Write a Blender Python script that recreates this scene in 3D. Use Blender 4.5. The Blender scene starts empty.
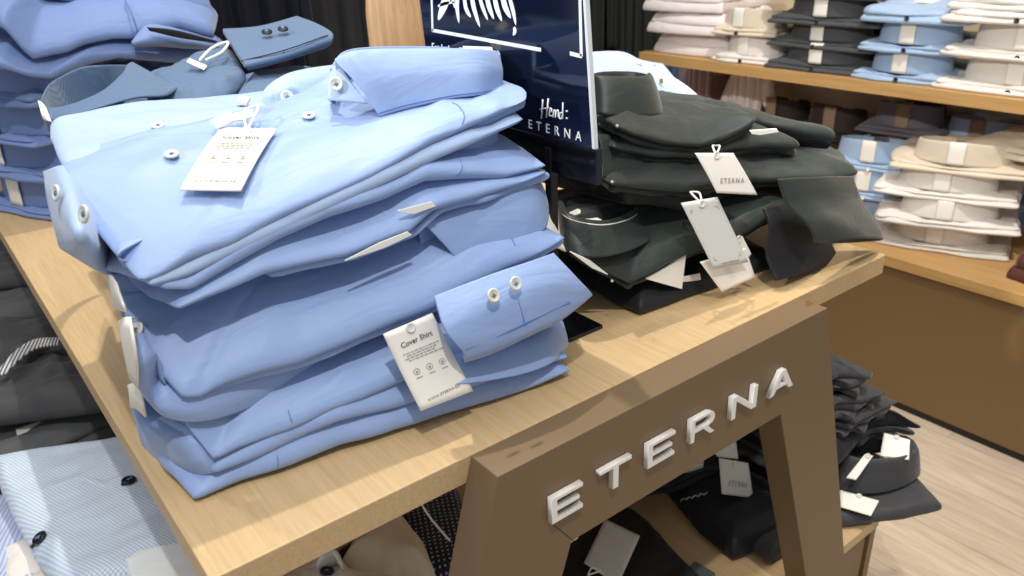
import bpy, bmesh, math, random
from mathutils import Vector, Matrix, noise
random.seed(7)
C = bpy.context.scene.collection
R = math.radians
# ------------------------------------------------------------------ camera, world, lights
S = 0.45            # metres per unit (one unit = height of the lens above the table top)
TT = 0.85           # table top height
F = 802.5
p_, r_, y_ = R(24.37), R(-2.16), R(37.15)
fw = Vector((0, math.cos(p_), -math.sin(p_))); up = Vector((0, math.sin(p_), math.cos(p_))); rt = Vector((1, 0, 0))
r2 = math.cos(r_)*rt + math.sin(r_)*up; u2 = -math.sin(r_)*rt + math.cos(r_)*up
RZ = Matrix.Rotation(-y_, 3, 'Z')
RX, UPV, FW = RZ @ r2, RZ @ u2, RZ @ fw
cam = bpy.data.cameras.new('camera'); co = bpy.data.objects.new('camera', cam); C.objects.link(co)
M = Matrix((( RX.x, UPV.x, -FW.x, 0), (RX.y, UPV.y, -FW.y, 0), (RX.z, UPV.z, -FW.z, TT+S), (0, 0, 0, 1)))
co.matrix_world = M
cam.sensor_width = 36; cam.lens = F/1024*36; cam.clip_start = .02
cam.dof.use_dof = True; cam.dof.focus_distance = .85; cam.dof.aperture_fstop = 9.0
sc = bpy.context.scene; sc.camera = co
sc.view_settings.view_transform = 'Standard'; sc.view_settings.look = 'None'
sc.view_settings.gamma = 1; sc.view_settings.use_curve_mapping = False
sc.view_settings.exposure = 0.14
w = bpy.data.worlds.new('world'); sc.world = w; w.use_nodes = True
w.node_tree.nodes['Background'].inputs[0].default_value = (.93, .95, 1, 1)
w.node_tree.nodes['Background'].inputs[1].default_value = .42
def lamp(name, loc, target, watts, size, col=(1, 1, 1), angle=60, blend=.5):
    l = bpy.data.lights.new(name, 'SPOT'); l.energy = watts; l.shadow_soft_size = size; l.color = col
    l.spot_size = R(angle); l.spot_blend = blend
    o = bpy.data.objects.new(name, l); C.objects.link(o)
    o.location = loc; d = Vector(target) - Vector(loc)
    o.rotation_euler = d.to_track_quat('-Z', 'Y').to_euler()
    return o
def area(name, loc, target, watts, sx, sy, col=(1, 1, 1)):
    l = bpy.data.lights.new(name, 'AREA'); l.energy = watts; l.shape = 'RECTANGLE'; l.size = sx; l.size_y = sy; l.color = col
    o = bpy.data.objects.new(name, l); C.objects.link(o)
    o.location = loc; d = Vector(target) - Vector(loc)
    o.rotation_euler = d.to_track_quat('-Z', 'Y').to_euler()
lamp('ceiling_spot_rear', (.75, 1.35, 3.2), (.6, .6, .85), 118, .025, (1, .93, .80), 60)
lamp('ceiling_spot_front', (-.15, -.45, 3.2), (.45, .75, .9), 108, .03, (1, .97, .93), 50)
lamp('shelf_fill_spot', (1.2, .3, 3.2), (2.3, 1.1, .6), 150, .05, (1, .93, .84), 75)  # added fill spot, unseen source, brightens the wall shelf region
lamp('ceiling_spot_left', (-.8, 1.9, 3.1), (.15, 1.2, .9), 45, .05, (1, .97, .95), 60)
lamp('bench_fill_spot', (-2.4, .4, 2.95), (2.45, 1.15, .62), 330, .06, (1, .95, .88), 24, .8)  # added low-angle fill, no known lamp, reaches the bench under the shelf
area('ceiling_panel', (.8, .6, 3.3), (.8, .6, 0), 28, 2.5, 2.5, (1, .98, .96))

# ------------------------------------------------------------------ materials
def mat(name, col, rough=.6, metal=0, spec=.5, sheen=0):
    m = bpy.data.materials.new(name); m.use_nodes = True
    b = m.node_tree.nodes['Principled BSDF']
    b.inputs['Base Color'].default_value = (*col, 1); b.inputs['Roughness'].default_value = rough
    b.inputs['Metallic'].default_value = metal; b.inputs['Specular IOR Level'].default_value = spec
    if sheen: b.inputs['Sheen Weight'].default_value = sheen; b.inputs['Sheen Roughness'].default_value = .4
    return m
def srgb(r, g, b):
    f = lambda c: (c/255/12.92) if c/255 <= .04045 else ((c/255+.055)/1.055)**2.4
    return (f(r), f(g), f(b))
def nodes(m): return m.node_tree.nodes, m.node_tree.links
def cloth(name, col, rough=.62, sheen=.25, weave=2600, bump=.12, pattern=None, pcol=None, pscale=600, spec=.35):
    m = mat(name, col, rough, 0, spec, sheen); n, l = nodes(m); b = n['Principled BSDF']
    tc = n.new('ShaderNodeTexCoord')
    big = n.new('ShaderNodeTexNoise'); big.inputs['Scale'].default_value = 9; big.inputs['Detail'].default_value = 4
    l.new(tc.outputs['Object'], big.inputs['Vector'])
    hs = n.new('ShaderNodeMixRGB'); hs.blend_type = 'MULTIPLY'; hs.inputs[0].default_value = 1
    ramp = n.new('ShaderNodeMapRange'); ramp.inputs[3].default_value = .93; ramp.inputs[4].default_value = 1.06
    l.new(big.outputs[0], ramp.inputs[0]); l.new(ramp.outputs[0], hs.inputs[2]); hs.inputs[1].default_value = (*col, 1)
    last = hs.outputs[0]
    if pattern:
        mp = n.new('ShaderNodeMapping'); l.new(tc.outputs['Object'], mp.inputs[0]); mp.inputs['Rotation'].default_value = (0, 0, R(25)); mp.inputs['Scale'].default_value = (1, 1, 0)
        if pattern == 'check':
            t = n.new('ShaderNodeTexChecker'); t.inputs['Scale'].default_value = pscale; l.new(mp.outputs[0], t.inputs[0]); fac = t.outputs[1]
        elif pattern == 'stripe':
            t = n.new('ShaderNodeTexWave'); t.inputs['Scale'].default_value = pscale; l.new(mp.outputs[0], t.inputs[0]); fac = t.outputs[1]
        else:
            t = n.new('ShaderNodeTexVoronoi'); t.inputs['Scale'].default_value = pscale; t.inputs['Randomness'].default_value = .0
            l.new(mp.outputs[0], t.inputs[0]); g = n.new('ShaderNodeMath'); g.operation = 'LESS_THAN'; g.inputs[1].default_value = .19
            l.new(t.outputs[0], g.inputs[0]); fac = g.outputs[0]
        mx = n.new('ShaderNodeMixRGB'); l.new(fac, mx.inputs[0]); l.new(last, mx.inputs[1]); mx.inputs[2].default_value = (*pcol, 1); last = mx.outputs[0]
    l.new(last, b.inputs['Base Color'])
    fine = n.new('ShaderNodeTexNoise'); fine.inputs['Scale'].default_value = weave; fine.inputs['Detail'].default_value = 1
    l.new(tc.outputs['Object'], fine.inputs['Vector'])
    w2 = n.new('ShaderNodeTexNoise'); w2.inputs['Scale'].default_value = 1; w2.inputs['Detail'].default_value = 3; w2.inputs['Distortion'].default_value = .7
    wm = n.new('ShaderNodeMapping'); wm.inputs['Scale'].default_value = (9, 30, 24); wm.inputs['Rotation'].default_value = (0, 0, R(14)); l.new(tc.outputs['Object'], wm.inputs[0])
    l.new(wm.outputs[0], w2.inputs['Vector'])
    b1 = n.new('ShaderNodeBump'); b1.inputs['Strength'].default_value = bump; b1.inputs['Distance'].default_value = .0006
    b2 = n.new('ShaderNodeBump'); b2.inputs['Strength'].default_value = .38; b2.inputs['Distance'].default_value = .008
    l.new(fine.outputs[0], b1.inputs['Height']); l.new(w2.outputs[0], b2.inputs['Height'])
    l.new(b2.outputs[0], b1.inputs['Normal']); l.new(b1.outputs[0], b.inputs['Normal'])
    return m
def wood(name, c1, c2, scale=(1.2, 26, 26), rough=.45, planks=False):
    m = mat(name, c1, rough); n, l = nodes(m); b = n['Principled BSDF']
    tc = n.new('ShaderNodeTexCoord'); mp = n.new('ShaderNodeMapping'); mp.inputs['Scale'].default_value = scale
    l.new(tc.outputs['Object'], mp.inputs[0])
    a = n.new('ShaderNodeTexNoise'); a.inputs['Scale'].default_value = 3; a.inputs['Detail'].default_value = 8; a.inputs['Roughness'].default_value = .65
    a.inputs['Distortion'].default_value = .6
    l.new(mp.outputs[0], a.inputs['Vector'])
    cr = n.new('ShaderNodeValToRGB'); cr.color_ramp.elements[0].position = .33; cr.color_ramp.elements[1].position = .68
    cr.color_ramp.elements[0].color = (*c2, 1); cr.color_ramp.elements[1].color = (*c1, 1)
    l.new(a.outputs[0], cr.inputs[0]); last = cr.outputs[0]
    if planks:
        mp2 = n.new('ShaderNodeMapping'); mp2.inputs['Rotation'].default_value = (0, 0, R(90)); l.new(tc.outputs['Object'], mp2.inputs[0])
        br = n.new('ShaderNodeTexBrick'); br.inputs['Scale'].default_value = 1; br.inputs['Brick Width'].default_value = 1.3; br.inputs['Row Height'].default_value = .19
        br.inputs['Mortar Size'].default_value = .0015; br.inputs['Color1'].default_value = (1, 1, 1, 1); br.inputs['Color2'].default_value = (.9, .89, .88, 1)
        br.inputs['Mortar'].default_value = (.72, .68, .64, 1); l.new(mp2.outputs[0], br.inputs[0])
        mx = n.new('ShaderNodeMixRGB'); mx.blend_type = 'MULTIPLY'; mx.inputs[0].default_value = 1
        l.new(last, mx.inputs[1]); l.new(br.outputs[0], mx.inputs[2]); last = mx.outputs[0]
    l.new(last, b.inputs['Base Color'])
    bp = n.new('ShaderNodeBump'); bp.inputs['Strength'].default_value = .15; bp.inputs['Distance'].default_value = .0008
    l.new(a.outputs[0], bp.inputs['Height']); l.new(bp.outputs[0], b.inputs['Normal'])
    return m
BLUE = cloth('sky blue cotton', srgb(143, 168, 213), spec=.5, rough=.5)
BLUE2 = cloth('mid blue cotton', srgb(114, 138, 188))
PALE = cloth('pale blue cotton', srgb(160, 183, 218), spec=.45, rough=.5)
SLATE = cloth('slate blue cotton', srgb(88, 114, 146), pattern='stripe', pcol=srgb(66, 90, 122), pscale=260)
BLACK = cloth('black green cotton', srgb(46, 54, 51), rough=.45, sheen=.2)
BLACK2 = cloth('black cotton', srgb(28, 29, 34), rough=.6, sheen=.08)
GREY = cloth('dark grey cotton', srgb(74, 76, 78))
CHAR = cloth('anthracite cotton', srgb(62, 62, 64), rough=.6)
BROWN = cloth('dark brown cotton', srgb(58, 46, 42))
WHITE = cloth('white cotton', srgb(232, 226, 218))
PINKW = cloth('rosy white cotton', srgb(236, 226, 224))
LBLUE = cloth('light blue cotton', srgb(164, 188, 216))
LILAC = cloth('lilac blue cotton', srgb(168, 186, 224))
CREAM = cloth('cream cotton', srgb(222, 208, 186))
CHECK = cloth('fine blue check cotton', srgb(214, 226, 238), pattern='check', pcol=srgb(170, 190, 212), pscale=330)
DOTS = cloth('navy dotted cotton', srgb(24, 28, 44), pattern='dots', pcol=srgb(170, 180, 200), pscale=120)
NAVY = cloth('navy wool', srgb(24, 30, 48))
WINE = cloth('wine red cotton', srgb(84, 44, 38))
PAPER = mat('off white card', srgb(240, 236, 226), .7)
PAPERG = mat('grey white paper', srgb(214, 214, 208), .8)
TAN = mat('tan paper band', srgb(150, 128, 108), .8)
INK = mat('grey ink', srgb(168, 162, 152), .8)
INKD = mat('dark ink', srgb(112, 108, 104), .8)
PEARL = mat('pearl button', srgb(214, 216, 206), .25, 0, .7)
DBTN = mat('black button', srgb(18, 20, 28), .3)
THREAD = mat('stitch thread', srgb(92, 124, 184), .9)
OAK = wood('oak veneer', srgb(212, 180, 134), srgb(196, 160, 114))
OAKY = wood('oak veneer along depth', srgb(206, 178, 136), srgb(190, 160, 116), (70, 3, 70))
EDGE = mat('oak edge strip', srgb(226, 192, 142), .5)
SHELFW = wood('warm oak shelf', srgb(205, 165, 108), srgb(186, 144, 88), (26, 1.2, 26))
BRONZE = mat('bronze powder coat', srgb(124, 103, 76), .5, .15)
PANEL = mat('brown laminate', srgb(122, 96, 60), .45)
WHITEP = mat('white acrylic', srgb(240, 238, 232), .35)
BLK = mat('gloss black', srgb(12, 13, 18), .12, 0, .5)
SIGNM = mat('dark blue print behind acrylic', srgb(12, 20, 42), .08, 0, .6)
CLEAR = mat('clear acrylic edge', srgb(214, 220, 224), .15, 0, .6)
BLKM = mat('satin black metal', srgb(16, 16, 18), .4)
PRINT = mat('white print', srgb(228, 232, 238), .5)
BEECH = wood('beech', srgb(206, 172, 134), srgb(180, 144, 108), (40, 40, 3), .5)
FLOORM = wood('greige plank floor', srgb(206, 190, 168), srgb(180, 162, 140), (22, 2, 3), .5, planks=True)
WALLM = mat('beige wall', srgb(224, 206, 176), .9)
CEIL = mat('white ceiling', (.8, .8, .8), .9)

# ------------------------------------------------------------------ helpers
def W(p): return Vector(p)*S + Vector((0, 0, TT))
def ray(px, py): return (px-512)/F*RX + (288-py)/F*UPV + FW
CAMP = Vector((0, 0, 1))
def at(px, py, z=None, y=None, x=None):
    d = ray(px, py)
    if z is not None: t = (z-1)/d.z
    elif y is not None: t = y/d.y
    else: t = x/d.x
    return CAMP + d*t
def front(px, py, off=0):     # on the leaning front face of the blue stack
    z = .2
    for i in range(12):
        P = at(px, py, y=(lambda X: 1.38-.157*(X-.25) + (1.43-(1.38-.157*(X-.25)))*z/.6 + off)(P.x if i else .7)); z = P.z
    return P
def left(px, py, off=0): return at(px, py, x=.24+off)
from mathutils.bvhtree import BVHTree
def surf(px, py, objs, off=.0):
    best = None; d = ray(px, py).normalized(); o0 = W(CAMP)
    for o in objs:
        L = o.location.copy(); q = o.parent
        while q: L += q.location; q = q.parent
        t = BVHTree.FromPolygons([v.co+L for v in o.data.vertices], [tuple(f.vertices) for f in o.data.polygons])
        h = t.ray_cast(o0, d)
        if h[0] is not None and (best is None or h[3] < best[3]): best = h
    if best is None: return None, None
    n = best[1] if best[1].dot(d) < 0 else -best[1]
    return (best[0]+n*off*S-Vector((0, 0, TT)))/S, n
def tag(o, label=None, cat=None, group=None, kind=None):
    if label: o['label'] = label
    if cat: o['category'] = cat
    if group: o['group'] = group
    if kind: o['kind'] = kind
    return o
def thing(name, label, cat, loc=(0, 0, 0), group=None, rz=0):
    o = bpy.data.objects.new(name, None); o.empty_display_size = .03; C.objects.link(o); o.location = W(loc) if loc is not None else (0, 0, 0)
    o.rotation_euler = (0, 0, rz)
    return tag(o, label, cat, group)
def link(name, bm, m, parent=None, smooth=True, local=False):
    if parent is not None and not local:
        L = parent.location
        if parent.parent: L = L + parent.parent.location
        bmesh.ops.translate(bm, verts=bm.verts, vec=-L)
    me = bpy.data.meshes.new(name); bmesh.ops.recalc_face_normals(bm, faces=bm.faces); bm.to_mesh(me); bm.free()
    if smooth:
        for f in me.polygons: f.use_smooth = True
    me.materials.append(m)
    o = bpy.data.objects.new(name, me); C.objects.link(o)
    if parent is not None: o.parent = parent
    return o
def top(name, bm, m, label=None, cat=None, group=None, kind=None, smooth=True):   # single-mesh thing, origin at its base
    bm.verts.ensure_lookup_table()
    n = len(bm.verts); c = sum((v.co for v in bm.verts), Vector())/n; c.z = min(v.co.z for v in bm.verts)
    bmesh.ops.translate(bm, verts=bm.verts, vec=-c)
    o = link(name, bm, m, None, smooth); o.location = c
    return tag(o, label, cat, group, kind)
def kids(o): return [c for c in bpy.data.objects if c.parent == o]
def copy_tree(o, parent=None):
    c = o.copy(); C.objects.link(c)
    if parent is not None: c.parent = parent
    for ch in kids(o): copy_tree(ch, c)
    return c
def catmull(P, n, closed=False):
    P = [Vector(p) for p in P]; out = []
    m = len(P) if closed else len(P)-1
    for k in range(n):
        t = k/(n if closed else n-1)*m; i = min(int(t), m-1); u = t-i
        if closed: a, b, c, d = P[(i-1) % m], P[i], P[(i+1) % m], P[(i+2) % m]
        else: a, b, c, d = P[max(i-1, 0)], P[i], P[i+1], P[min(i+2, m)]
        out.append(.5*((2*b)+(c-a)*u+(2*a-5*b+4*c-d)*u*u+(3*b-a-3*c+d)*u**3))
    return out
def lin(P, n, closed=True):
    P = [Vector(p) for p in P]; Q = P+[P[0]] if closed else P
    L = [0]
    for a, b in zip(Q, Q[1:]): L.append(L[-1]+(b-a).length)
    out = []; j = 0
    for k in range(n):
        s = L[-1]*k/(n if closed else n-1)
        while j < len(Q)-2 and L[j+1] < s: j += 1
        u = (s-L[j])/max(L[j+1]-L[j], 1e-9); out.append(Q[j].lerp(Q[j+1], min(u, 1)))
    return out
def chaikin(P, it=2, r=.18):
    for _ in range(it):
        Q = []
        for i in range(len(P)):
            a, b = P[i], P[(i+1) % len(P)]; Q += [a.lerp(b, r), a.lerp(b, 1-r)]
        P = Q; r = .25
    return P
def segd(p, a, b):
    ab = b-a; t = max(0, min(1, (p-a).dot(ab)/max(ab.length_squared, 1e-12))); return (p-a-ab*t).length, t
def slab_bm(bm, out, t, rad=None, puff=.0, wr=.006, seed=0, N=260, creases=(), world=True, rc=.03, hem=0.003, wf=5, bend=None, pinch=(), auto=0, aamp=.010):
    """pillow-like folded cloth: out = bottom edge points in order, t thickness, rad = width of the rounded top edge"""
    out = [Vector(o) for o in out]
    E = lin(chaikin(out, 2, rc), N)
    c = sum(E, Vector())/N
    # plane fit through the edge
    import numpy as np
    A = np.array([[e.x-c.x, e.y-c.y, 1] for e in E]); z = np.array([e.z for e in E])
    k, *_ = np.linalg.lstsq(A, z, rcond=None)
    rad = rad or t*.5; lip = min(t*.42, .013); br = lip; pw = 1.75
    def ridge(x, y, s): return .55-abs(noise.noise(Vector((x, y, s))))*2
    ins = sorted(set([0]+[t*a for a in (.04, .12, .25, .4)]+[rad*a for a in (.06, .15, .3, .5, .75, 1)]+[rad+(.42-rad)*b/24 for b in range(1, 25) if .42 > rad]))
    creases = [(Vector(p), Vector(q), am, wd) for p, q, am, wd in creases]
    ra = random.Random(int(seed*10)+5)
    for _ in range(auto):
        i = ra.randrange(0, int(N*.42)); L_ = ra.randint(int(N*.05), int(N*.16)); d1, d2 = ra.uniform(.01, rad*.8), ra.uniform(.02, rad*1.3)
        def inn(i, d):
            e = E[i % N]; v = Vector((c.x-e.x, c.y-e.y, 0)); return e+v.normalized()*d+Vector((0, 0, t*.7))
        creases.append((inn(i, d1), inn(i+L_, d2), ra.choice((-1, 1, 1))*ra.uniform(.4, 1)*aamp, ra.uniform(.008, .016)))
    def ring(d, side):
        vs = []
        for i, e in enumerate(E):
            v = Vector((c.x-e.x, c.y-e.y, 0)); Ld = v.length; kk = min(d/Ld, .985)
            x, y = e.x+v.x*kk, e.y+v.y*kk
            zp = k[0]*(x-c.x)+k[1]*(y-c.y)+k[2]; ze = e.z-(k[0]*(e.x-c.x)+k[1]*(e.y-c.y)+k[2])
            zb = zp+ze*(1-kk)**2
            if side > 0:
                q = min(d/rad, 1); h = lip+(t-lip)*(max(0, 1-(1-q)**pw))**(1/pw); 
                for (pp, pr, pk) in pinch: h *= 1-pk*math.exp(-(((x-pp[0])**2+(y-pp[1])**2)/pr**2))
                zz = zb+h+puff*min(1, kk*1.3)**.8
                P = Vector((x, y, zz))
                a = min(1, d/(rad*.8)+.25)
                w_ = wr*a*(noise.noise(Vector((x*wf*.6+seed*3.1, y*wf*1.5, seed)))+.45*noise.noise(Vector((x*wf*2.2, y*wf*3.6+seed, seed*2)))+.38*ridge((x+y*.7)*wf*.45+seed, (y-x*.35)*wf*1.3, seed*1.7))
                P.z += w_
                for (p0, p1, amp, wd) in creases:
                    dd, tt = segd(P, Vector(p0), Vector(p1)); P.z += amp*math.exp(-(dd/wd)**2)*math.sin(math.pi*(.1+.8*tt))
            else:
                q = min(d/br, 1); zz = zb+lip*(1-math.sqrt(max(0, 1-(1-q)**2)))
                P = Vector((x, y, zz))
            if d < rad:
                s_ = hem*noise.noise(Vector((i*.11, seed, 0))); P.x += s_; P.y += s_
            if bend: P = bend(P)
            vs.append(bm.verts.new(W(P) if world else P*S))
        return vs
    rings = [ring(d, -1) for d in reversed([i for i in ins if 0 < i <= max(br, .02)] + [.2])] + [ring(0, 1)] + [ring(d, 1) for d in ins[1:]]
    for a, b in zip(rings, rings[1:]):
        for i in range(N): bm.faces.new((a[i], a[(i+1) % N], b[(i+1) % N], b[i]))
    for r, fl in ((rings[0], 1), (rings[-1], 0)):
        cv = sum((v.co for v in r), Vector())/N; cc = bm.verts.new(cv)
        for i in range(N): bm.faces.new((r[i], r[(i+1) % N], cc))
    return bm
def slab(name, out, t, m, parent, **k):
    return link(name, slab_bm(bmesh.new(), out, t, **k), m, parent)
def ribbon_bm(bm, rows, nu=40, nv=10, th=.004, world=True):
    G = [catmull(r, nu) for r in rows]
    cols = [catmull([g[i] for g in G], nv) for i in range(nu)]
    tr = (lambda p: W(p)) if world else (lambda p: p*S)
    A = [[tr(cols[i][j]) for j in range(nv)] for i in range(nu)]
    Nn = [[None]*nv for _ in range(nu)]
    for i in range(nu):
        for j in range(nv):
            du = A[min(i+1, nu-1)][j]-A[max(i-1, 0)][j]; dv = A[i][min(j+1, nv-1)]-A[i][max(j-1, 0)]
            n = du.cross(dv); Nn[i][j] = n.normalized() if n.length > 0 else Vector((0, 0, 1))
    F_ = [[bm.verts.new(A[i][j]+Nn[i][j]*th*S*.5) for j in range(nv)] for i in range(nu)]
    B_ = [[bm.verts.new(A[i][j]-Nn[i][j]*th*S*.5) for j in range(nv)] for i in range(nu)]
    for i in range(nu-1):
        for j in range(nv-1):
            bm.faces.new((F_[i][j], F_[i+1][j], F_[i+1][j+1], F_[i][j+1])); bm.faces.new((B_[i][j], B_[i][j+1], B_[i+1][j+1], B_[i+1][j]))
    for i in range(nu-1):
        bm.faces.new((F_[i][0], B_[i][0], B_[i+1][0], F_[i+1][0])); bm.faces.new((F_[i][-1], F_[i+1][-1], B_[i+1][-1], B_[i][-1]))
    for j in range(nv-1):
        bm.faces.new((F_[0][j], F_[0][j+1], B_[0][j+1], B_[0][j])); bm.faces.new((F_[-1][j], B_[-1][j], B_[-1][j+1], F_[-1][j+1]))
    return bm
def ribbon(name, rows, m, parent, **k): return link(name, ribbon_bm(bmesh.new(), rows, **k), m, parent)
def frame_of(n, updir=None):
    n = Vector(n).normalized(); u = Vector(updir) if updir is not None else (Vector((1, 0, 0)) if abs(n.x) < .9 else Vector((0, 1, 0)))
    u = (u-n*u.dot(n)).normalized(); v = n.cross(u); return u, v, n
def button_bm(bm, P, n, r, world=True, holes=True):
    """round button with a raised rim and four sewn holes"""
    P = W(P) if world else Vector(P)*S; u, v, n = frame_of(n); r *= S; K = 20
    prof = [(0.0, .12), (.35, .12), (.55, .16), (.72, .3), (.9, .32), (1, .2), (1, 0), (.7, -.12)]
    prev = None
    for q, h in prof:
        rg = [bm.verts.new(P+(u*math.cos(2*math.pi*i/K)+v*math.sin(2*math.pi*i/K))*max(q, .02)*r+n*h*r) for i in range(K)]
        if prev: [bm.faces.new((prev[i], prev[(i+1) % K], rg[(i+1) % K], rg[i])) for i in range(K)]
        prev = rg
    bm.faces.new(prev)
    return bm
def button(P, n, r, m, parent, label=None, holem=None):
    b = link('button', button_bm(bmesh.new(), P, n, r), m, parent)
    if label: b['label'] = label
    u, v, nn = frame_of(n); bm = bmesh.new()
    for a in (0, 1):
        d = (u if a else v)
        tube_bm(bm, [Vector(P)+d*r*.3+nn*r*.2, Vector(P)+nn*r*.3, Vector(P)-d*r*.3+nn*r*.2], r*.09)
    if parent.parent is None:
        L = parent.location
        bmesh.ops.translate(bm, verts=bm.verts, vec=-L)
        o = link('thread', bm, holem or THREAD, None); o.parent = b
    else: bm.free()
    return b
def tube_bm(bm, P, r, K=8, world=True, n=None, taper=None):
    P = [Vector(p) for p in P]; P = catmull(P, n or max(2, len(P)*5)) if len(P) > 2 else P
    prev = None; u0 = None
    for i, p in enumerate(P):
        d = (P[min(i+1, len(P)-1)]-P[max(i-1, 0)]).normalized()
        if u0 is None: u0 = frame_of(d)[0]
        u = (u0-d*u0.dot(d)).normalized(); u0 = u; v = d.cross(u)
        rr = r*(taper(i/(len(P)-1)) if taper else 1)
        rg = [bm.verts.new((W(p+(u*math.cos(2*math.pi*k/K)+v*math.sin(2*math.pi*k/K))*rr)) if world else (p+(u*math.cos(2*math.pi*k/K)+v*math.sin(2*math.pi*k/K))*rr)*S) for k in range(K)]
        if prev: [bm.faces.new((prev[k], prev[(k+1) % K], rg[(k+1) % K], rg[k])) for k in range(K)]
        else: bm.faces.new(list(reversed(rg)))
        prev = rg
    bm.faces.new(prev); return bm
def box_bm(bm, a, b, bev=.0, world=True):
    a = W(a) if world else Vector(a)*S; b = W(b) if world else Vector(b)*S
    r = bmesh.ops.create_cube(bm, size=1); vs = r['verts']
    for v in vs: v.co = Vector(((a.x+b.x)/2+v.co.x*(b.x-a.x), (a.y+b.y)/2+v.co.y*(b.y-a.y), (a.z+b.z)/2+v.co.z*(b.z-a.z)))
    if bev:
        es = list({e for v in vs for e in v.link_edges}); bmesh.ops.bevel(bm, geom=es, offset=bev*S, segments=3, affect='EDGES', profile=.5)
    return bm
def prism_bm(bm, pts, ext, bev=0):
    """polygon of world-unit points extruded by vector ext"""
    a = [bm.verts.new(W(p)) for p in pts]; b = [bm.verts.new(W(Vector(p)+Vector(ext))) for p in pts]; n = len(a)
    fs = [bm.faces.new(a), bm.faces.new(list(reversed(b)))]
    for i in range(n): fs.append(bm.faces.new((a[i], b[i], b[(i+1) % n], a[(i+1) % n])))
    if bev: bmesh.ops.bevel(bm, geom=list({e for f in fs for e in f.edges}), offset=bev*S, segments=2, affect='EDGES')
    return bm
def text_bm(body, O, U, V, size, depth=.0006, align='CENTER', track=1):
    """flat lettering lying in the plane through O with axes U (reading) and V (up), unit lengths"""
    cu = bpy.data.curves.new('txt', 'FONT'); cu.body = body; cu.size = size*S; cu.align_x = align; cu.space_character = track
    cu.extrude = depth*S; cu.resolution_u = 3
    to = bpy.data.objects.new('txt', cu); C.objects.link(to)
    dg = bpy.context.evaluated_depsgraph_get(); me = bpy.data.meshes.new_from_object(to.evaluated_get(dg))
    bm = bmesh.new(); bm.from_mesh(me)
    bpy.data.objects.remove(to); bpy.data.meshes.remove(me); bpy.data.curves.remove(cu)
    U = Vector(U).normalized(); V = Vector(V); V = (V-U*V.dot(U)).normalized(); Nn = U.cross(V); Ow = W(O)
    for v in bm.verts: v.co = Ow+U*v.co.x+V*v.co.y+Nn*v.co.z
    return bm
def merge(bm, other):
    me = bpy.data.meshes.new('t'); other.to_mesh(me); other.free(); bm.from_mesh(me); bpy.data.meshes.remove(me); return bm
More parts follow.
